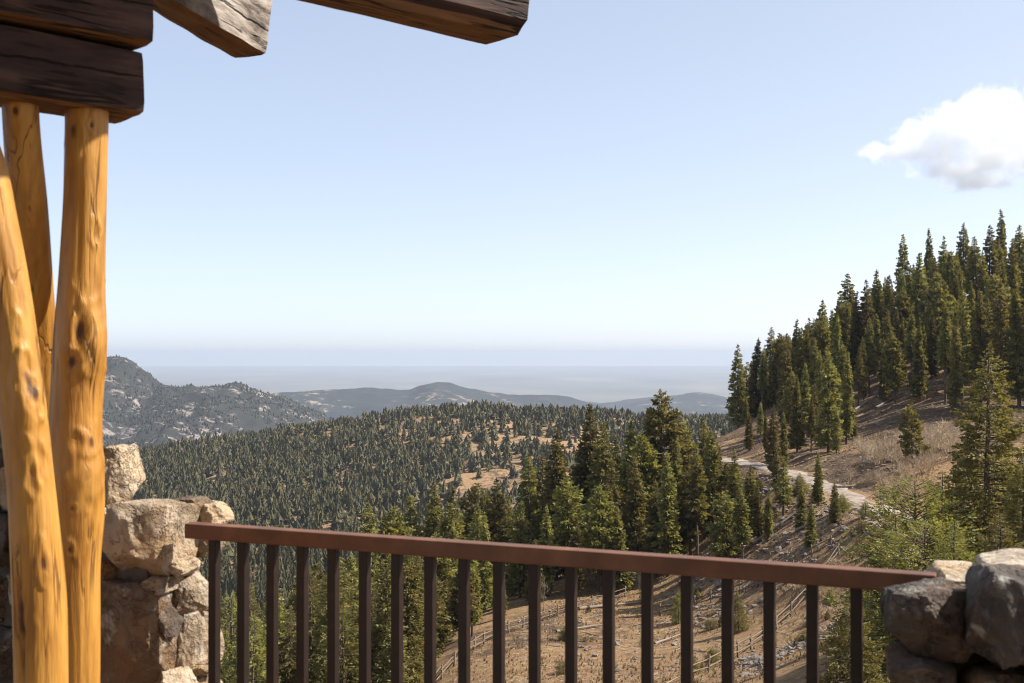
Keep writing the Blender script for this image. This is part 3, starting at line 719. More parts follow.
tag(o, 'straw coloured dry grass tufts over the open slope', 'grass', kind='stuff')

# bare shrubs
def shrub_mesh(seed, n, h, w_):
    rnd = random.Random(seed); V, F_ = [], []
    def br(p, d, L, r, depth):
        q = p+d*L; s = d.cross(Vector((rnd.uniform(-1, 1), rnd.uniform(-1, 1), rnd.uniform(-1, 1)))).normalized()
        t = d.cross(s); b = len(V)
        for c in (p, q):
            rr = r if c is p else r*.6
            V.extend((tuple(c+s*rr), tuple(c-s*rr*.5+t*rr*.87), tuple(c-s*rr*.5-t*rr*.87)))
        for i in range(3): F_.append((b+i, b+(i+1) % 3, b+3+(i+1) % 3, b+3+i))
        if depth > 0:
            for _ in range(3):
                e = (d+Vector((rnd.gauss(0, .45), rnd.gauss(0, .45), rnd.gauss(.05, .3)))).normalized(); br(p.lerp(q, rnd.uniform(.55, 1)), e, L*rnd.uniform(.5, .8), r*.6, depth-1)
    for i in range(n):
        a = rnd.uniform(0, 6.28); d = Vector((math.cos(a)*rnd.uniform(.05, .75)*w_/h, math.sin(a)*rnd.uniform(.05, .75)*w_/h, 1)).normalized()
        br(Vector((math.cos(a)*.3*rnd.random()*w_, math.sin(a)*.3*rnd.random()*w_, -.1)), d, h*rnd.uniform(.3, .5), .028, 3)
    return np_mesh('bare_shrub', V, F_)
shr = [shrub_mesh(i, 20, 3.0, 2.0) for i in range(3)]
for i, (px, D, s) in enumerate(((868, 148, 1.0), (878, 144, .9), (890, 146, 1.1), (900, 140, 1.0), (915, 144, 1.2), (928, 142, 1.1), (940, 146, 1.3), (925, 134, 1.0), (905, 132, .9), (884, 134, .7), (870, 136, .7), (865, 156, .9), (950, 138, 1.2), (968, 142, 1.2), (935, 152, 1.1), (905, 156, .8), (895, 128, .8), (915, 124, .9), (850, 142, .6))):
    x = (px-512)/FPX*D
    o = link('bare_shrub', shr[i % 3], M['twig'], None, (x, D, h1(x, D))); o.scale = (s*1.25, s*1.25, s); o.rotation_euler.z = i*1.3
    tag(o, 'leafless tan shrub in the thicket above the gravel road', 'shrub', 'leafless shrubs above the road')
rs2 = random.Random(77)
low = [shrub_mesh(60+i, 26, 1.0, 1.3) for i in range(3)]
for i in range(84):
    if i < 52: px, D = rs2.uniform(500, 880), rs2.uniform(72, 135)
    else: px, D = rs2.uniform(745, 960), rs2.uniform(150, 205)
    x = (px-512)/FPX*D
    if road_dist(np.array([x]), np.array([D]))[0][0] < 3.2 or (D > 95 and px < np.interp(D, [95, 135], [440, 590])): continue
    sc__ = rs2.uniform(.5, 1.15)
    o = link('dry_shrub', low[i % 3], M['dry_grass'] if i % 3 else M['twig'], None, (x, D, h1(x, D))); o.scale = (sc__*1.2, sc__*1.2, sc__); o.rotation_euler.z = i*.9
    tag(o, 'low dry scrub bush on the slope seen between the balusters' if i < 52 else 'low dry scrub bush on the bank above the gravel road', 'shrub', 'dry scrub on the lower slope' if i < 52 else 'dry scrub on the bank')
for i in range(22):
    px, D = rs2.uniform(560, 870), rs2.uniform(72, 126); x = (px-512)/FPX*D
    if D > 95 and px < np.interp(D, [95, 135], [440, 590])+30: continue
    tree('bush', i, x, D, rs2.uniform(.6, 1.5), 'small green juniper on the dry slope seen between the balusters', 'small junipers on the dry slope', 1.6, None, 'juniper_bush')['category'] = 'bush'
dead = shrub_mesh(40, 5, 5.0, 1.0)
for i, (px, D, s) in enumerate(((543, 122, 1.0), (640, 127, 1.0))):
    x = (px-512)/FPX*D; o = link('dead_sapling', dead, M['deadwood'], None, (x, D, h1(x, D))); o.scale = (s*.6, s*.6, s); o.rotation_euler.z = i*2
    tag(o, ('pale dead leafless sapling leaning over the log fence at the gully edge', 'grey dead sapling at the foot of the middle group')[i], 'dead tree')

# loose rocks
def rock_bm(seed, size, rough=.22, cuts=9, sub=3, flat=.06):
    """a broken stone: a ball cut by planes, then roughened"""
    rnd = random.Random(seed); bm = bmesh.new(); bmesh.ops.create_icosphere(bm, subdivisions=sub, radius=1.0)
    pl = []
    for i in range(cuts):
        v = Vector((rnd.gauss(0, 1), rnd.gauss(0, 1), rnd.gauss(0, 1))).normalized(); pl.append((v, rnd.uniform(.52, .82)))
    o = Vector((rnd.uniform(0, 99), rnd.uniform(0, 99), rnd.uniform(0, 99)))
    for v in bm.verts:
        p = v.co.copy()
        for n_, d_ in pl:
            e = p.dot(n_)-d_
            if e > 0: p -= n_*e*.96
        p += p.normalized()*(mnoise.noise(p*2.2+o)*rough*.5+mnoise.noise(p*5+o)*rough*.22)
        v.co = Vector((p.x*size[0], p.y*size[1], p.z*size[2]))
    return bm
rk = []
for i in range(5):
    me_ = bm_mesh('hill_rock', rock_bm(i+60, (1, .8, .65), .3, 9, 2)); me_.materials.append(M['rock']); rk.append(me_)
rr = random.Random(9)
spots = []
for i in range(60):
    D = rr.uniform(108, 150); px = rr.uniform(712, 880); spots.append((px, D, rr.uniform(.25, .75)))
for i in range(26):
    D = rr.uniform(74, 84); px = rr.uniform(750, 860); spots.append((px, D, rr.uniform(.18, .5)))
for i in range(14):
    D = rr.uniform(84, 120); px = rr.uniform(540, 760); spots.append((px, D, rr.uniform(.15, .45)))
for i, (px, D, s) in enumerate(spots):
    x = (px-512)/FPX*D
    d_, _ = road_dist(np.array([x]), np.array([D]))
    if d_[0] < 3.2: continue
    o = link('rock', rk[i % 5], None, None, (x, D, h1(x, D)+s*.15)); o.scale = (s, s, s); o.rotation_euler = (rr.uniform(-.4, .4), rr.uniform(-.4, .4), rr.uniform(0, 6.28))
    g_ = ('rubble below the road', 'grey rock in the rubble slope below the gravel road') if i < 60 else ('rocks at the foot of the slope', 'grey rock in the pile at the foot of the dry slope') if i < 86 else ('rocks on the dry slope', 'small grey rock on the dry grass slope')
    tag(o, g_[1], 'rock', g_[0])
def rubble(areas, seed):
    rs = np.random.RandomState(seed); bm_ = bmesh.new(); bmesh.ops.create_icosphere(bm_, subdivisions=1, radius=1.0)
    bv = np.array([v.co[:] for v in bm_.verts]); bf = np.array([[v.index for v in f.verts] for f in bm_.faces]); bm_.free()
    Vs, Fs, b = [], [], 0
    for (n, D0, D1, p0, p1, s0, s1) in areas:
        X, Y, px, r_ = scatter(n, D0, D1, p0, p1, int(D0*7+p0)); d, _ = road_dist(X, Y)
        k = (d > 2.2) & (fbm(X/6, Y/6, 40, 3)+.3*r_.rand(len(X)) > -.05); X, Y = X[k], Y[k]; Z = height(X, Y); m = len(X)
        s = s0+(s1-s0)*r_.rand(m)**2.2
        q = bv[None]*(1+.45*r_.randn(m, len(bv), 1)*.6)*np.stack([s*(.8+.6*r_.rand(m)), s*(.7+.5*r_.rand(m)), s*(.4+.4*r_.rand(m))], 1)[:, None, :]
        Vs.append((q+np.stack([X, Y, Z+s*.1], 1)[:, None, :]).reshape(-1, 3)); Fs.append((bf[None]+(np.arange(m)*len(bv))[:, None, None]+b).reshape(-1, 3)); b += m*len(bv)
    return np_mesh('rubble', np.concatenate(Vs), np.concatenate(Fs))
o = link('rubble', rubble(((2600, 106, 150, 690, 890, .06, .34), (900, 70, 86, 740, 880, .05, .28), (900, 84, 128, 520, 780, .04, .2), (900, 150, 215, 760, 980, .06, .35)), 3), M['rock'])
tag(o, 'loose grey rubble and pebbles over the dry slopes', 'rubble', kind='stuff')
def litter(areas):
    V, F_ = [], []; rnd = random.Random(4)
    for (n, D0, D1, p0, p1) in areas:
        for i in range(n):
            D = rnd.uniform(D0, D1); x = (rnd.uniform(p0, p1)-512)/FPX*D; a = rnd.uniform(0, PI); L_ = rnd.uniform(.5, 2.6); r_ = rnd.uniform(.02, .06)
            c_, s_ = math.cos(a)*L_/2, math.sin(a)*L_/2; xs = np.array([x-c_, x+c_]); ys = np.array([D-s_, D+s_]); zz_ = height(xs, ys); dd_, _ = road_dist(xs, ys)
            if dd_.min() < 2.3: continue
            stick(V, F_, (xs[0], ys[0], zz_[0]+.03), (xs[1], ys[1], zz_[1]+rnd.uniform(.03, .25)), r_, r_*.5, 4)
    return np_mesh('brushwood', V, F_)
o = link('brushwood', litter(((170, 106, 148, 640, 880), (90, 74, 120, 520, 860), (120, 152, 215, 760, 980), (60, 88, 104, 900, 1024))), M['deadwood'])
tag(o, 'dead twigs and brushwood littering the slopes', 'brushwood', kind='stuff')
# outcrop rocks on the upper hillside
for i in range(14):
    px = rr.uniform(850, 960); D = rr.uniform(196, 212); x = (px-512)/FPX*D; s = rr.uniform(.4, 1.0)
    o = link('rock', rk[i % 5], None, None, (x, D, h1(x, D)+s*.1)); o.scale = (s*1.3, s, s*.8); o.rotation_euler.z = rr.uniform(0, 6)
    tag(o, 'pale rock under the trees at the top of the bare bank', 'rock', 'rocks at the top of the bank')

# fallen logs
def log_mesh(seed, L, r):
    rnd = random.Random(seed); V, F_ = [], []
    p = Vector((-L/2, 0, 0)); n_ = 5
    for i in range(n_):
        q = p+Vector((L/n_, rnd.uniform(-.04, .04)*L/n_*2, rnd.uniform(-.02, .02)*L/n_)); stick(V, F_, p, q, r*(1-.12*i), r*(1-.12*(i+1)), 7)
        if rnd.random() < .8:
            a = rnd.uniform(0, PI); stick(V, F_, q, q+Vector((.3, math.cos(a)*.6, abs(math.sin(a))*.6))*rnd.uniform(.6, 1.3), r*.25, r*.1, 4)
        p = q
    return np_mesh('fallen_log', V, F_, True)
lm = [log_mesh(i, 5.5, .16) for i in range(3)]
for m_ in lm: m_.materials.append(M['deadwood'])
for i, (px, D, s, rz, lab) in enumerate(((668, 103, .8, .9, 'short pale fallen log lying alone on the dry slope'), (705, 128, 1.0, .5, 'grey fallen log below the middle group above the handrail'), (730, 134, 1.2, .35, 'long fallen log leaning downslope among the rubble'),
        (775, 124, 1.1, .3, 'fallen log close above the handrail at the rubble foot'), (820, 118, 1.0, -.25, 'fallen log under the juniper bushes below the road'), (580, 112, 1.0, .6, 'fallen log in the shade beside the log fence'), (610, 124, 1.3, .4, 'long dead log at the edge of the middle group'),
        (965, 92, 1.3, -.3, 'pale dead log behind the tall open fir'), (982, 90, 1.3, -.1, 'pale dead branch log beside the trunk of the tall open fir'), (865, 206, 1.3, .7, 'fallen log at the top of the bare bank'), (890, 203, 1.4, .6, 'second fallen log under the hillside trees above the bank'), (925, 200, 1.2, .5, 'fallen log lying in the upper hillside shade'))):
    x = (px-512)/FPX*D; z = h1(x, D); dx = 1.8*s
    sl_ = math.atan2(h1(x+dx*math.cos(rz), D+dx*math.sin(rz))-h1(x-dx*math.cos(rz), D-dx*math.sin(rz)), 2*dx)
    o = link('fallen_log', lm[i % 3], None, None, (x, D, z+.18)); o.scale = (s, s, s); o.rotation_euler = (0, -sl_, rz)
    tag(o, lab, 'fallen log')

# log rail fences
def fence(pts, n, label, h=1.15, nr=2):
    q = catmull([(p[0], p[1], 0) for p in [((a-512)/FPX*D, D) for a, D in pts]], 12)
    seg = np.concatenate([[0], np.cumsum(np.hypot(np.diff(q[:, 0]), np.diff(q[:, 1])))]); ts = np.linspace(0, seg[-1], n)
    xs = np.interp(ts, seg, q[:, 0]); ys = np.interp(ts, seg, q[:, 1]); zs = height(xs, ys)
    root = empty('log_fence', (xs[0], ys[0], zs[0])); tag(root, label, 'fence'); rnd = random.Random(n)
    o0 = Vector((xs[0], ys[0], zs[0]))
    pv = [Vector((a, b, c))-o0 for a, b, c in zip(xs, ys, zs)]
    for p in pv:
        V, F_ = [], []; stick(V, F_, p+Vector((0, 0, -.3)), p+Vector((rnd.uniform(-.1, .1), rnd.uniform(-.1, .1), h)), .10, .08, 6)
        F_.append((6, 7, 8, 9)); F_.append((6, 9, 10, 11))
        link('post', np_mesh('fence_post', V, F_, True), M['railwood'], root)
    for a, b in zip(pv[:-1], pv[1:]):
        for k in range(nr):
            zz = h*(.38+.42*k); V, F_ = [], []
            d = (b-a).normalized()*.25
            stick(V, F_, a-d+Vector((0, 0, zz+rnd.uniform(-.14, .10))), b+d+Vector((0, 0, zz+rnd.uniform(-.14, .10))), .062, .048, 6)
            link('fence_rail', np_mesh('fence_rail', V, F_, True), M['railwood'], root)
fence(((428, 92), (455, 98), (490, 108), (530, 116), (575, 122), (625, 129)), 15, 'curving log rail fence along the gully edge below the railing')
fence(((690, 78), (725, 84), (765, 93), (800, 100), (838, 106)), 11, 'log rail fence running diagonally up the dry slope at lower right')
fence(((660, 117), (700, 116), (750, 112), (800, 110), (850, 108)), 12, 'log rail fence crossing the dry slope level under the handrail')

# ------------------------------------------------------------------ foreground: deck, wall, pillar, railing
def prism(name, poly, z0, z1, mats, parent=None, loc=None, bottom_mat=0, side_mats=None, bevel=.0):
    bm = bmesh.new()
    lo = [bm.verts.new((p[0], p[1], z0)) for p in poly]; hi = [bm.verts.new((p[0], p[1], z1)) for p in poly]
    n_ = len(poly)
    f = bm.faces.new(list(reversed(lo))); f.material_index = bottom_mat
    bm.faces.new(hi)
    for i in range(n_):
        f = bm.faces.new((lo[i], lo[(i+1) % n_], hi[(i+1) % n_], hi[i]))
        if side_mats: f.material_index = side_mats[i]
    if bevel: bmesh.ops.bevel(bm, geom=list(bm.edges), offset=bevel, segments=2, affect='EDGES', profile=.6)
    return link(name, bm_mesh(name, bm), mats, parent, loc)

tag(prism('deck', [(-3.6, -4), (4.2, -4), (4.2, 3.4), (1.8, 3.25), (-1.1, 4.5), (-3.6, 5.6)], -.25, 0, M['deck']), kind='structure')

hw = empty('unseen_house', (0, -3.4, 0)); tag(hw, 'unseen stone and timber lodge behind the deck, its wall added to cut fill light', 'unseen_house')
prism('foundation', [(-3.5, -3.3), (4.1, -3.3), (4.1, 3.2), (1.75, 3.05), (-1.15, 4.35), (-3.5, 5.4)], -9, -.26, M['stone_brown'], hw)
prism('wall', [(-4.4, -.25), (4.2, -.25), (4.2, 0), (-4.4, 0)], -.25, 3.28, M['stone_brown'], hw)  # unseen wall added behind the camera to cut fill light on the posts
# hewn timbers: a box with a local x axis, roughened, with darker sides and an underside lightened for bounce light and unstained wood
def timber(name, p0, p1, wid, z0, z1, label, seed, mats=None, end_cut=0.0, taper=0.0, side_grey=False, rough=.010, cham=.007, grey_from=None):
    p0 = Vector((*p0, 0)); p1 = Vector((*p1, 0)); d = (p1-p0); L = d.length; ang = math.atan2(d.y, d.x)
    nx, ny, nz = max(8, int(L/.05)), 6, 6
    bm = bmesh.new(); bmesh.ops.create_cube(bm, size=1)
    bmesh.ops.bevel(bm, geom=list(bm.edges), offset=.06, segments=1, affect='EDGES')
    bm.free()
    # grid box surface
    H_ = z1-z0; V = {}; faces = []; vl = []
    def vid(i, j, k):
        key = (i, j, k)
        if key not in V:
            x = L*i/nx; y = wid*(j/ny-.5); z = H_*k/nz
            ty = abs(j/ny-.5)*2; tz = abs(k/nz-.5)*2
            if ty > .99 and tz > .99: y *= 1-2*cham/wid; z = H_/2+(z-H_/2)*(1-2*cham/H_)
            if i in (0, nx) and (ty > .99 or tz > .99): x += cham*(1 if i == 0 else -1)
            if i == nx: x += end_cut*(z/H_-.5)
            elif i == nx-1: x += end_cut*(z/H_-.5)*.8
            y *= 1-taper*(1-i/nx)
            o_ = Vector((seed*7.1, seed*3.3, 0)); q = Vector((x*1.2, y*5, z*5))+o_; q2 = Vector((x*7, y*9, z*9))+o_
            y += mnoise.noise(q)*rough*1.6+mnoise.noise(q2)*rough*.5; z += mnoise.noise(q+Vector((31, 0, 0)))*rough*1.6+mnoise.noise(q2+Vector((17, 0, 0)))*rough*.5
            V[key] = len(vl); vl.append((x, y, z))
        return V[key]
    mi = []
    def quad(a, b, c, d_, m): faces.append((vid(*a), vid(*b), vid(*c), vid(*d_))); mi.append(m)
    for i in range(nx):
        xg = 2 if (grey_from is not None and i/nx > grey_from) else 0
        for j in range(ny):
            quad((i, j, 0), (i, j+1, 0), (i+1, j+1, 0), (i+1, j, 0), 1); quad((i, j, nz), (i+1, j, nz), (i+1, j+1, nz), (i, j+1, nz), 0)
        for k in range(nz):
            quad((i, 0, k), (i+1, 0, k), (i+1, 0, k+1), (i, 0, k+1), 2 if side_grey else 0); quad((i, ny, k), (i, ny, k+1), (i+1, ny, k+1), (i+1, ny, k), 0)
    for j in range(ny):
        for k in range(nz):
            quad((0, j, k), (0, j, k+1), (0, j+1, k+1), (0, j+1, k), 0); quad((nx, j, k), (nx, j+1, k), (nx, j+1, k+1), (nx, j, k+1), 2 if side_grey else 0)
    me_ = np_mesh(name, vl, faces, False, mi)
    o = link(name, me_, [M['timber_dark'], M['timber_under'], M['timber_grey']], None, (p0.x, p0.y, z0)); o.rotation_euler.z = ang
    if label: tag(o, label, 'timber beam')
    return o
bd = Vector((.70, .714)).normalized(); bn = Vector((-bd.y, bd.x))
E = Vector((-1.13, 3.70)); 
c0 = E+bn*.11
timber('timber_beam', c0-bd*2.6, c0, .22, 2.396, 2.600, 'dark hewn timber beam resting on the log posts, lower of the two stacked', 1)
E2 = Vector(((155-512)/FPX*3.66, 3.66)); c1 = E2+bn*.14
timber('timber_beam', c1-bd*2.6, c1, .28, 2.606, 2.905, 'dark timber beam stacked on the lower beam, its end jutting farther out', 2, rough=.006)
# rafter with the weathered sunlit side
rd = Vector((.20, 1)).normalized(); rn = Vector((-rd.y, rd.x))
RE = Vector(((270-512)/FPX*5.16, 5.16))
rz0 = CAM_Z-(58-HOR)/FPX*5.16
cR = RE+rn*.085
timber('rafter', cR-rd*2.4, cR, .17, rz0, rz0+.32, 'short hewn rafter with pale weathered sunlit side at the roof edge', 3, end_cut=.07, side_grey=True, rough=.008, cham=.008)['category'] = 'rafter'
RB = Vector(((536-512)/FPX*4.72, 4.72)); r2 = Vector((.705, .62)).normalized(); r2n = Vector((-r2.y, r2.x))
rz2 = CAM_Z-(34-HOR)/FPX*4.72
cR2 = RB+r2n*.145
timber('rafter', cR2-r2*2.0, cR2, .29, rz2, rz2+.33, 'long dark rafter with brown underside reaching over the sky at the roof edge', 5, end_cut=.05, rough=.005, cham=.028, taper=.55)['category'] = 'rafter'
roof = prism('roof', [(-4.4, -3.5), (-.45, -3.5), (-.27, 4.0), (.35, 5.2), (-.1, 5.35), (-.9, 4.52), (-1.8, 3.9), (-4.4, 3.9)], 3.29, 3.40, M['timber_dark'])
tag(roof, 'timber roof deck above the rafters at the top left', 'roof')

# peeled log posts
def log_post(pts, label, knots, seed, D):
    """pts: (px left, px right, py) sight lines at depth D (a list of depths per point allowed)"""
    ctr = []
    for (xl, xr, py, dd) in pts:
        c = P((xl+xr)/2, py, dd); ctr.append((c.x, c.y, c.z, (xr-xl)/2/FPX*dd))
    ctr = sorted(ctr, key=lambda a: a[2]); C = np.array(ctr)
    z = np.linspace(C[0, 2], C[-1, 2], 460); tz = (z-z[0])
    cx = np.interp(z, C[:, 2], C[:, 0]); cyy = np.interp(z, C[:, 2], C[:, 1]); rr_ = np.interp(z, C[:, 2], C[:, 3])
    ker = np.hanning(51); ker /= ker.sum()
    sm = lambda a: np.convolve(np.pad(a, 25, mode='edge'), ker, 'valid')
    cx, cyy, rr_ = sm(cx), sm(cyy), sm(rr_)
    na = 84; V, F_, K = [], [], []
    base = Vector((cx[0], cyy[0], z[0]))
    for i in range(len(z)):
        for j in range(na):
            a = 2*PI*j/na; r = rr_[i]; kk = 0
            r *= 1+.05*mnoise.noise(Vector((math.cos(a)*1.3, math.sin(a)*1.3, z[i]*2.2+seed*9)))+.03*mnoise.noise(Vector((math.cos(a)*4, math.sin(a)*4, z[i]*1.5+seed*5)))
            for (kz, ka, amp, sz, sa, dark) in knots:
                da = (a-ka+PI) % (2*PI)-PI; q = ((z[i]-kz)/(sz*1.3))**2+(da/(sa*1.35))**2; q *= 1+.9*mnoise.noise(Vector((z[i]*22, a*3.1, kz*9)))
                r += amp*1.6*math.exp(-q)
                if dark > 0: r += .0035*math.exp(-(math.sqrt(max(q, 0))-1.25)**2*5)-.004*math.exp(-q*2)
                if dark > 0: kk = max(kk, dark*math.exp(-q*1.8))
            V.append((cx[i]+math.cos(a)*r-base.x, cyy[i]+math.sin(a)*r-base.y, z[i]-base.z)); K.append(kk)
    for i in range(len(z)-1):
        for j in range(na):
            F_.append((i*na+j, i*na+(j+1) % na, (i+1)*na+(j+1) % na, (i+1)*na+j))
    me_ = np_mesh('log_post', V, F_, True)
    at_ = me_.attributes.new('knot', 'FLOAT', 'POINT'); at_.data.foreach_set('value', np.array(K, dtype=np.float32))
    return tag(link('log_post', me_, M['log'], None, base), label, 'post')
def zof(py, D): return CAM_Z-(py-HOR)/FPX*D
FR = -PI/2     # angle facing the camera
D1 = 3.66
def floor_pt(l, r, D): return (l, r, HOR+CAM_Z*FPX/D, D)
log_post([(66, 107.5, 100.5, D1), (66, 107, 112, D1), (64.5, 105.5, 200, D1), (59, 104, 290, D1), (55, 106, 335, D1), (54, 106, 360, D1), (52, 101, 400, D1), (50, 101, 440, D1), (50, 104, 490, D1), (52, 104, 520, D1), (54, 99, 560, D1), (60, 100, 683, D1), floor_pt(64, 102, D1)],
         'peeled golden log post, the straight knotty one rightmost of the three', [(zof(342, D1), FR+.75, .012, .07, .5, 0), (zof(332, D1), FR+.35, -.006, .05, .22, .9), (zof(362, D1), FR+.05, -.004, .025, .22, 1.0), (zof(135, D1), FR-.3, .004, .04, .3, .75), (zof(128, D1), FR+.55, 0, .012, .10, 1.0), (zof(545, D1), FR+.1, .003, .016, .12, .9), (zof(505, D1), FR+.2, 0, .01, .08, .8), (zof(470, D1), FR+.7, .012, .05, .35, .5), (zof(440, D1), FR+.9, .004, .025, .15, .9), (zof(235, D1), FR+.9, 0, .03, .12, .7), (zof(600, D1), FR-.5, 0, .015, .1, .8)], 1, D1)
D2 = 3.36
log_post([(-82, -34, 78, D2), (-75, -27, 90, D2), (-45, 4, 160, D2), (-32, 14, 215, D2), (-22, 22, 250, D2), (-12, 32, 306, D2), (-4, 41, 370, D2), (3, 48, 430, D2), (10, 55, 490, D2), (12, 61, 540, D2), (15, 67, 600, D2), (17, 68, 683, D2), floor_pt(20, 70, D2)],
         'thick leaning peeled log post nearest the picture edge', [(zof(385, D2), FR+.75, -.005, .05, .2, .9), (zof(405, D2), FR+.55, .012, .10, .35, 0), (zof(392, D2), FR+.9, .005, .03, .14, .9), (zof(334, D2), FR+.55, .004, .03, .16, .75), (zof(558, D2), FR+.6, .003, .028, .14, 1.0), (zof(475, D2), FR+.45, .003, .04, .14, .7), (zof(610, D2), FR-.45, -.005, .09, .16, .95), (zof(650, D2), FR-.35, -.004, .12, .12, .7), (zof(548, D2), FR-.4, 0, .012, .08, .8)], 2, D2)
D3 = 3.78
log_post([(1, 36, 92, 3.54), (3, 37, 122, 3.56), (5, 41, 160, 3.6), (10, 46, 200, 3.64), (15, 51, 260, 3.7), (20, 55, 313, 3.75), (24, 59, 370, 3.8), (26, 62, 430, 3.85), (30, 66, 550, 3.92), (32, 68, 683, 3.98), floor_pt(34, 70, 4.0)],
         'slimmer peeled log post standing behind the other two', [(zof(128, D3), FR+.1, .002, .014, .16, 1.0), (zof(215, D3), FR+.4, .003, .02, .15, .7), (zof(290, D3), FR+.2, 0, .02, .15, .7)], 3, D3)

# dry stone wall at the left: core plus separate stones
wd_ = Vector((.919, -.395)); wn = Vector((-.395, -.919))      # along the railing; outward to the camera
def stone(parent, o0, center, size, rz, mat, seed, rough=.16, cuts=8, label=None, tilt=(0, 0), name='stone'):
    bm = rock_bm(seed, (1, 1, 1), rough, 0, 5)
    rnd = random.Random(seed*3+1)
    pl = [(Vector((rnd.gauss(0, 1), rnd.gauss(0, 1), rnd.gauss(0, 1))).normalized(), rnd.uniform(.84, 1.2)) for _ in range(cuts+8)]
    off = Vector((seed*5.3, seed*2.7, seed*1.1))
    for v in bm.verts:
        p = v.co.normalized()
        m_ = max(abs(p.x), abs(p.y), abs(p.z)); p = p*(.06+.94/m_)
        for n_, d_ in pl:
            e = p.dot(n_)-d_
            if e > 0: p -= n_*e*.97
        p += p.normalized()*(mnoise.noise(p*1.7+off)*rough*.7+mnoise.noise(p*4.5+off)*rough*.4+mnoise.noise(p*11+off)*rough*.20+abs(mnoise.noise(p*7+off*2))*rough*-.25)
        v.co = p
    for ax in range(3):
        lo_ = min(v.co[ax] for v in bm.verts); hi_ = max(v.co[ax] for v in bm.verts)
        for v in bm.verts: v.co[ax] = ((v.co[ax]-lo_)/(hi_-lo_)-.5)*size[ax]
    me_ = bm_mesh('stone', bm, True)
    me_.materials.append(mat)
    o = link(name, me_, None, parent, Vector(center)-o0); o.rotation_euler = (tilt[0], tilt[1], rz)
    try: me_.set_sharp_from_angle(angle=R(24))
    except Exception: pass
    if label: o['label'] = label
    return o
ang = math.atan2(wd_.y, wd_.x)
corner = Vector((-1.187, 4.11))
o0 = Vector((corner.x-.5, corner.y+.3, 0))
wall = empty('stone_wall', o0); tag(wall, 'rough stone wall end behind the log posts where the railing begins', 'stone wall')
def loc(al, dep, z): q = corner+wd_*al-wn*dep; return Vector((q.x, q.y, z))      # al along (negative leftward), dep into the wall
def core(parent, o0, al0, al1, d0, d1, z0, z1):
    poly = [loc(al0, d0, 0), loc(al1, d0, 0), loc(al1, d1, 0), loc(al0, d1, 0)]
    o = prism('core', [(p.x-o0.x, p.y-o0.y) for p in poly], z0, z1, M['mortar'], parent); return o
core(wall, o0, -1.6, -.12, .05, .34, -.25, .98)
core(wall, o0, -1.6, -.58, .05, .34, 1.0, 1.42)
S = lambda al, dep, z, w_, d_, h_, mat, seed, **k: stone(wall, o0, loc(al, dep, z), (w_, d_, h_), ang+k.pop('rz', 0), M[mat], seed, **k)
S(-.158, .13, .995, .225, .30, .28, 'stone_tan', 1, tilt=(-.05, .03), rough=.10, cuts=-2)              # big corner stone by the rail
S(-.40, .22, 1.20, .145, .18, .24, 'stone_pale', 2, tilt=(0, -.12), label='upright pale stone on the wall top')
S(-.325, .16, 1.01, .12, .20, .22, 'stone_pale', 14)
S(-.32, .12, .88, .10, .24, .10, 'stone_grey', 21); S(-.09, .13, .845, .10, .22, .07, 'stone_tan', 22); S(-.07, .10, .72, .07, .14, .12, 'stone_grey', 23); S(-.12, .30, 1.075, .15, .16, .12, 'stone_brown', 3)
S(-.04, .31, 1.06, .12, .13, .11, 'stone_pale', 4)
S(-.19, .11, .665, .27, .26, .41, 'stone_brown', 5, rough=.05, cuts=-3, label='large squared brown slab in the wall face')
S(-.05, .16, .90, .10, .15, .07, 'stone_pale', 6)
S(-.055, .20, .80, .10, .17, .155, 'stone_tan', 7)
S(-.06, .24, .615, .12, .22, .25, 'stone_tan', 8)
S(-.06, .13, .48, .12, .18, .15, 'stone_pale', 9)
S(-.20, .10, .37, .30, .24, .18, 'stone_brown', 10)
S(-.05, .28, .42, .12, .16, .14, 'stone_tan', 15)
S(-.06, .22, .30, .14, .26, .18, 'stone_brown', 16)
S(-.17, .11, .17, .36, .24, .22, 'stone_tan', 17)
S(-.045, .30, .96, .10, .11, .10, 'stone_tan', 18)
zz = [(.10, .22), (.33, .22), (.55, .2), (.76, .2), (.97, .21), (1.18, .2), (1.37, .17)]
sid = 30
for r_, (z_, h_) in enumerate(zz):
    a_ = -.42-.05*(r_ % 2)
    while a_ > -1.55:
        w_ = random.Random(sid).uniform(.2, .36); S(a_-w_/2, .11, z_, w_, .26, h_*1.04, ('stone_brown', 'stone_grey', 'stone_tan')[sid % 3], sid, rough=.12); a_ -= w_; sid += 1
S(-.30, .10, .86, .10, .22, .14, 'stone_brown', 19); S(-.345, .10, .71, .07, .2, .14, 'stone_grey', 20)

# pillar at the right
o1 = Vector((1.55, 3.0, 0))
pil = empty('stone_pillar', o1); tag(pil, 'rough dark stone pillar with pale flat capstones at the far right end of the railing', 'stone pillar')
def pp_(px, py, D): p = P(px, py, D); return p
def S2(px0, px1, py0, py1, D, depth, mat, seed, rz=0, **k):
    w_ = (px1-px0)/FPX*D; h_ = (py1-py0)/FPX*D; c = P((px0+px1)/2, (py0+py1)/2, D+depth*.5); w_ *= 1+.4*depth/D; h_ *= 1+.3*depth/D
    return stone(pil, o1, c, (w_*1.04, depth, h_*1.05), ang*.6+rz, M[mat], seed, **k)
S2(884, 977, 581, 650, 2.86, .36, 'stone_grey', 101, tilt=(0, .06), rough=.15)
S2(966, 1060, 566, 662, 2.70, .40, 'stone_grey', 102, tilt=(0, .12), rough=.16)
S2(928, 1000, 567, 588, 3.10, .34, 'stone_pale', 103, rough=.10, label='flat pale capstone')
S2(985, 1100, 556, 584, 3.02, .34, 'stone_pale', 104, rough=.10, label='flat pale capstone')
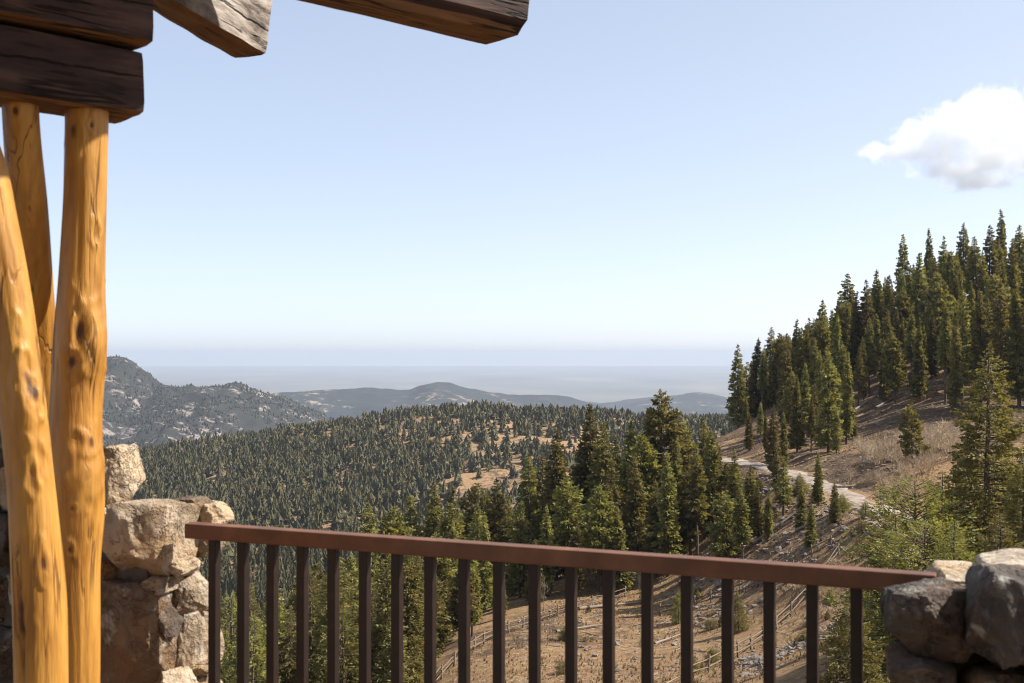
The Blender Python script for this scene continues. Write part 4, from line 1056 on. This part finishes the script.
S2(886, 950, 650, 676, 2.86, .3, 'stone_brown', 105)
S2(888, 965, 672, 740, 2.84, .32, 'stone_brown', 106)
S2(960, 1030, 662, 720, 2.78, .32, 'stone_brown', 107)
S2(1030, 1110, 650, 730, 2.7, .32, 'stone_grey', 108)
S2(1055, 1130, 570, 655, 2.76, .32, 'stone_grey', 109)
S2(960, 1040, 716, 790, 2.8, .32, 'stone_grey', 110); S2(880, 962, 738, 800, 2.86, .32, 'stone_tan', 111); S2(1038, 1120, 728, 800, 2.76, .3, 'stone_brown', 112)
for i in range(9):
    S2(880+85*(i % 3), 966+85*(i % 3), 796+80*(i//3), 878+80*(i//3), 2.82, .32, ('stone_brown', 'stone_grey', 'stone_tan')[i % 3], 113+i)
cpx = P(908, 600, 3.02); cpr = P(1075, 600, 2.92)
prism('core', [(cpx.x-o1.x, cpx.y-o1.y), (cpr.x-o1.x, cpr.y-o1.y), (cpr.x-o1.x+.1, cpr.y-o1.y+.28), (cpx.x-o1.x+.06, cpx.y-o1.y+.22)], -.25, 1.02, M['mortar'], pil)

# railing
Z0 = 4.17
def rail_pt(k): X = (-297+31.7*k)/FPX*Z0; Y = Z0*(1-.01136*k); return Vector((X, Y))
ra, rb = rail_pt(-.9), rail_pt(19.75)
ud = (rb-ra).normalized(); un = Vector((ud.y, -ud.x)); rang = math.atan2(ud.y, ud.x); L = (rb-ra).length
rail_o = empty('railing', (ra.x, ra.y, 0)); rail_o.rotation_euler.z = rang
tag(rail_o, 'reddish brown steel railing with square balusters between the stone wall and the stone pillar', 'railing')
def box_part(name, c, s, mat, bev, parent):
    bm = bmesh.new(); bmesh.ops.create_cube(bm, size=1)
    for v in bm.verts: v.co = Vector((v.co.x*s[0], v.co.y*s[1], v.co.z*s[2]))
    bmesh.ops.bevel(bm, geom=list(bm.edges), offset=bev, segments=2, affect='EDGES', profile=.5)
    return link(name, bm_mesh(name, bm), mat, parent, c)
RT = 1.066
box_part('handrail', (L/2, 0, RT-.026), (L, .058, .052), M['rail'], .005, rail_o)
box_part('bottom_rail', (L/2, 0, .10), (L-.02, .038, .038), M['baluster'], .003, rail_o)
bal = None
for k in range(0, 20):
    p = rail_pt(k); d = (p-ra).dot(ud)
    if bal is None:
        bal = box_part('baluster', (d, 0, (.119+RT-.052)/2), (.031, .031, RT-.052-.119), M['baluster'], .0025, rail_o)
    else:
        o = bal.copy(); col.objects.link(o); o.parent = rail_o; o.location = (d, 0, (.119+RT-.052)/2)

# ------------------------------------------------------------------ cloud
def m_cloud(ells):
    n = NT('cloud_vapour'); tc = n.n('ShaderNodeNewGeometry').outputs['Position']
    best = None
    for (c, r) in ells:
        s = n.n('ShaderNodeVectorMath'); s.operation = 'SUBTRACT'; n.l(tc, s.inputs[0]); s.inputs[1].default_value = c
        d = n.n('ShaderNodeVectorMath'); d.operation = 'DIVIDE'; n.l(s.outputs[0], d.inputs[0]); d.inputs[1].default_value = r
        ln = n.n('ShaderNodeVectorMath'); ln.operation = 'LENGTH'; n.l(d.outputs[0], ln.inputs[0])
        q = n.math('SUBTRACT', 1.0, ln.outputs['Value'])
        best = q if best is None else n.math('SMOOTH_MAX', best, q, .15)
    nz = n.noise(tc, .0085, 8, .62, .35)
    d = n.math('ADD', best, n.math('MULTIPLY', n.math('SUBTRACT', nz, .57), 2.9))
    den = n.math('MULTIPLY', n.math('MINIMUM', n.math('MAXIMUM', n.math('MULTIPLY', d, 2.2), 0.0), 1.0), .010)
    pv = n.n('ShaderNodeVolumePrincipled'); pv.inputs['Color'].default_value = (.99, .99, .99, 1); pv.inputs['Anisotropy'].default_value = .35
    n.l(den, pv.inputs['Density']); n.l(pv.outputs[0], n.out.inputs['Volume'])
    return n.m
CD = 5200.0
ells = []
for px, py, w_, h_ in ((905, 152, 44, 14), (940, 145, 55, 30), (968, 125, 48, 34), (995, 115, 42, 34), (1030, 125, 60, 44), (1075, 130, 60, 40), (1000, 158, 80, 22), (958, 172, 50, 14), (980, 182, 46, 12), (892, 150, 34, 9)):
    c = P(px, py, CD); ells.append((tuple(c), (w_/FPX*CD, 42/FPX*CD, h_/FPX*CD)))
bm = bmesh.new()
for c, r in ells:
    t = bmesh.ops.create_icosphere(bm, subdivisions=3, radius=1.0)
    for v in t['verts']: v.co = Vector((v.co.x*r[0]*1.12, v.co.y*r[1]*1.12, v.co.z*r[2]*1.12))+Vector(c)
cme = bpy.data.meshes.new('cloud'); bm.to_mesh(cme); bm.free()
clo = link('cloud', cme, m_cloud(ells)); tag(clo, 'white puffy cumulus cloud low over the right hillside', 'cloud')
rm = clo.modifiers.new('remesh', 'REMESH'); rm.mode = 'VOXEL'; rm.voxel_size = 22

# ------------------------------------------------------------------ haze
hz = bpy.data.materials.new('haze'); hz.use_nodes = True; ht = hz.node_tree; ht.nodes.clear()
ho = ht.nodes.new('ShaderNodeOutputMaterial'); hv = ht.nodes.new('ShaderNodeVolumePrincipled')
hv.inputs['Color'].default_value = (.525, .60, .72, 1); hv.inputs['Density'].default_value = 5.6e-5; hv.inputs['Anisotropy'].default_value = .1
ht.links.new(hv.outputs[0], ho.inputs['Volume'])
bm = bmesh.new(); bmesh.ops.create_cube(bm, size=1)
for v in bm.verts: v.co = Vector((v.co.x*70000, 500+v.co.y*70000, (-470 if v.co.z < 0 else 62)))
hme = bpy.data.meshes.new('haze'); bm.to_mesh(hme); bm.free()
tag(link('haze', hme, hz), kind='stuff')
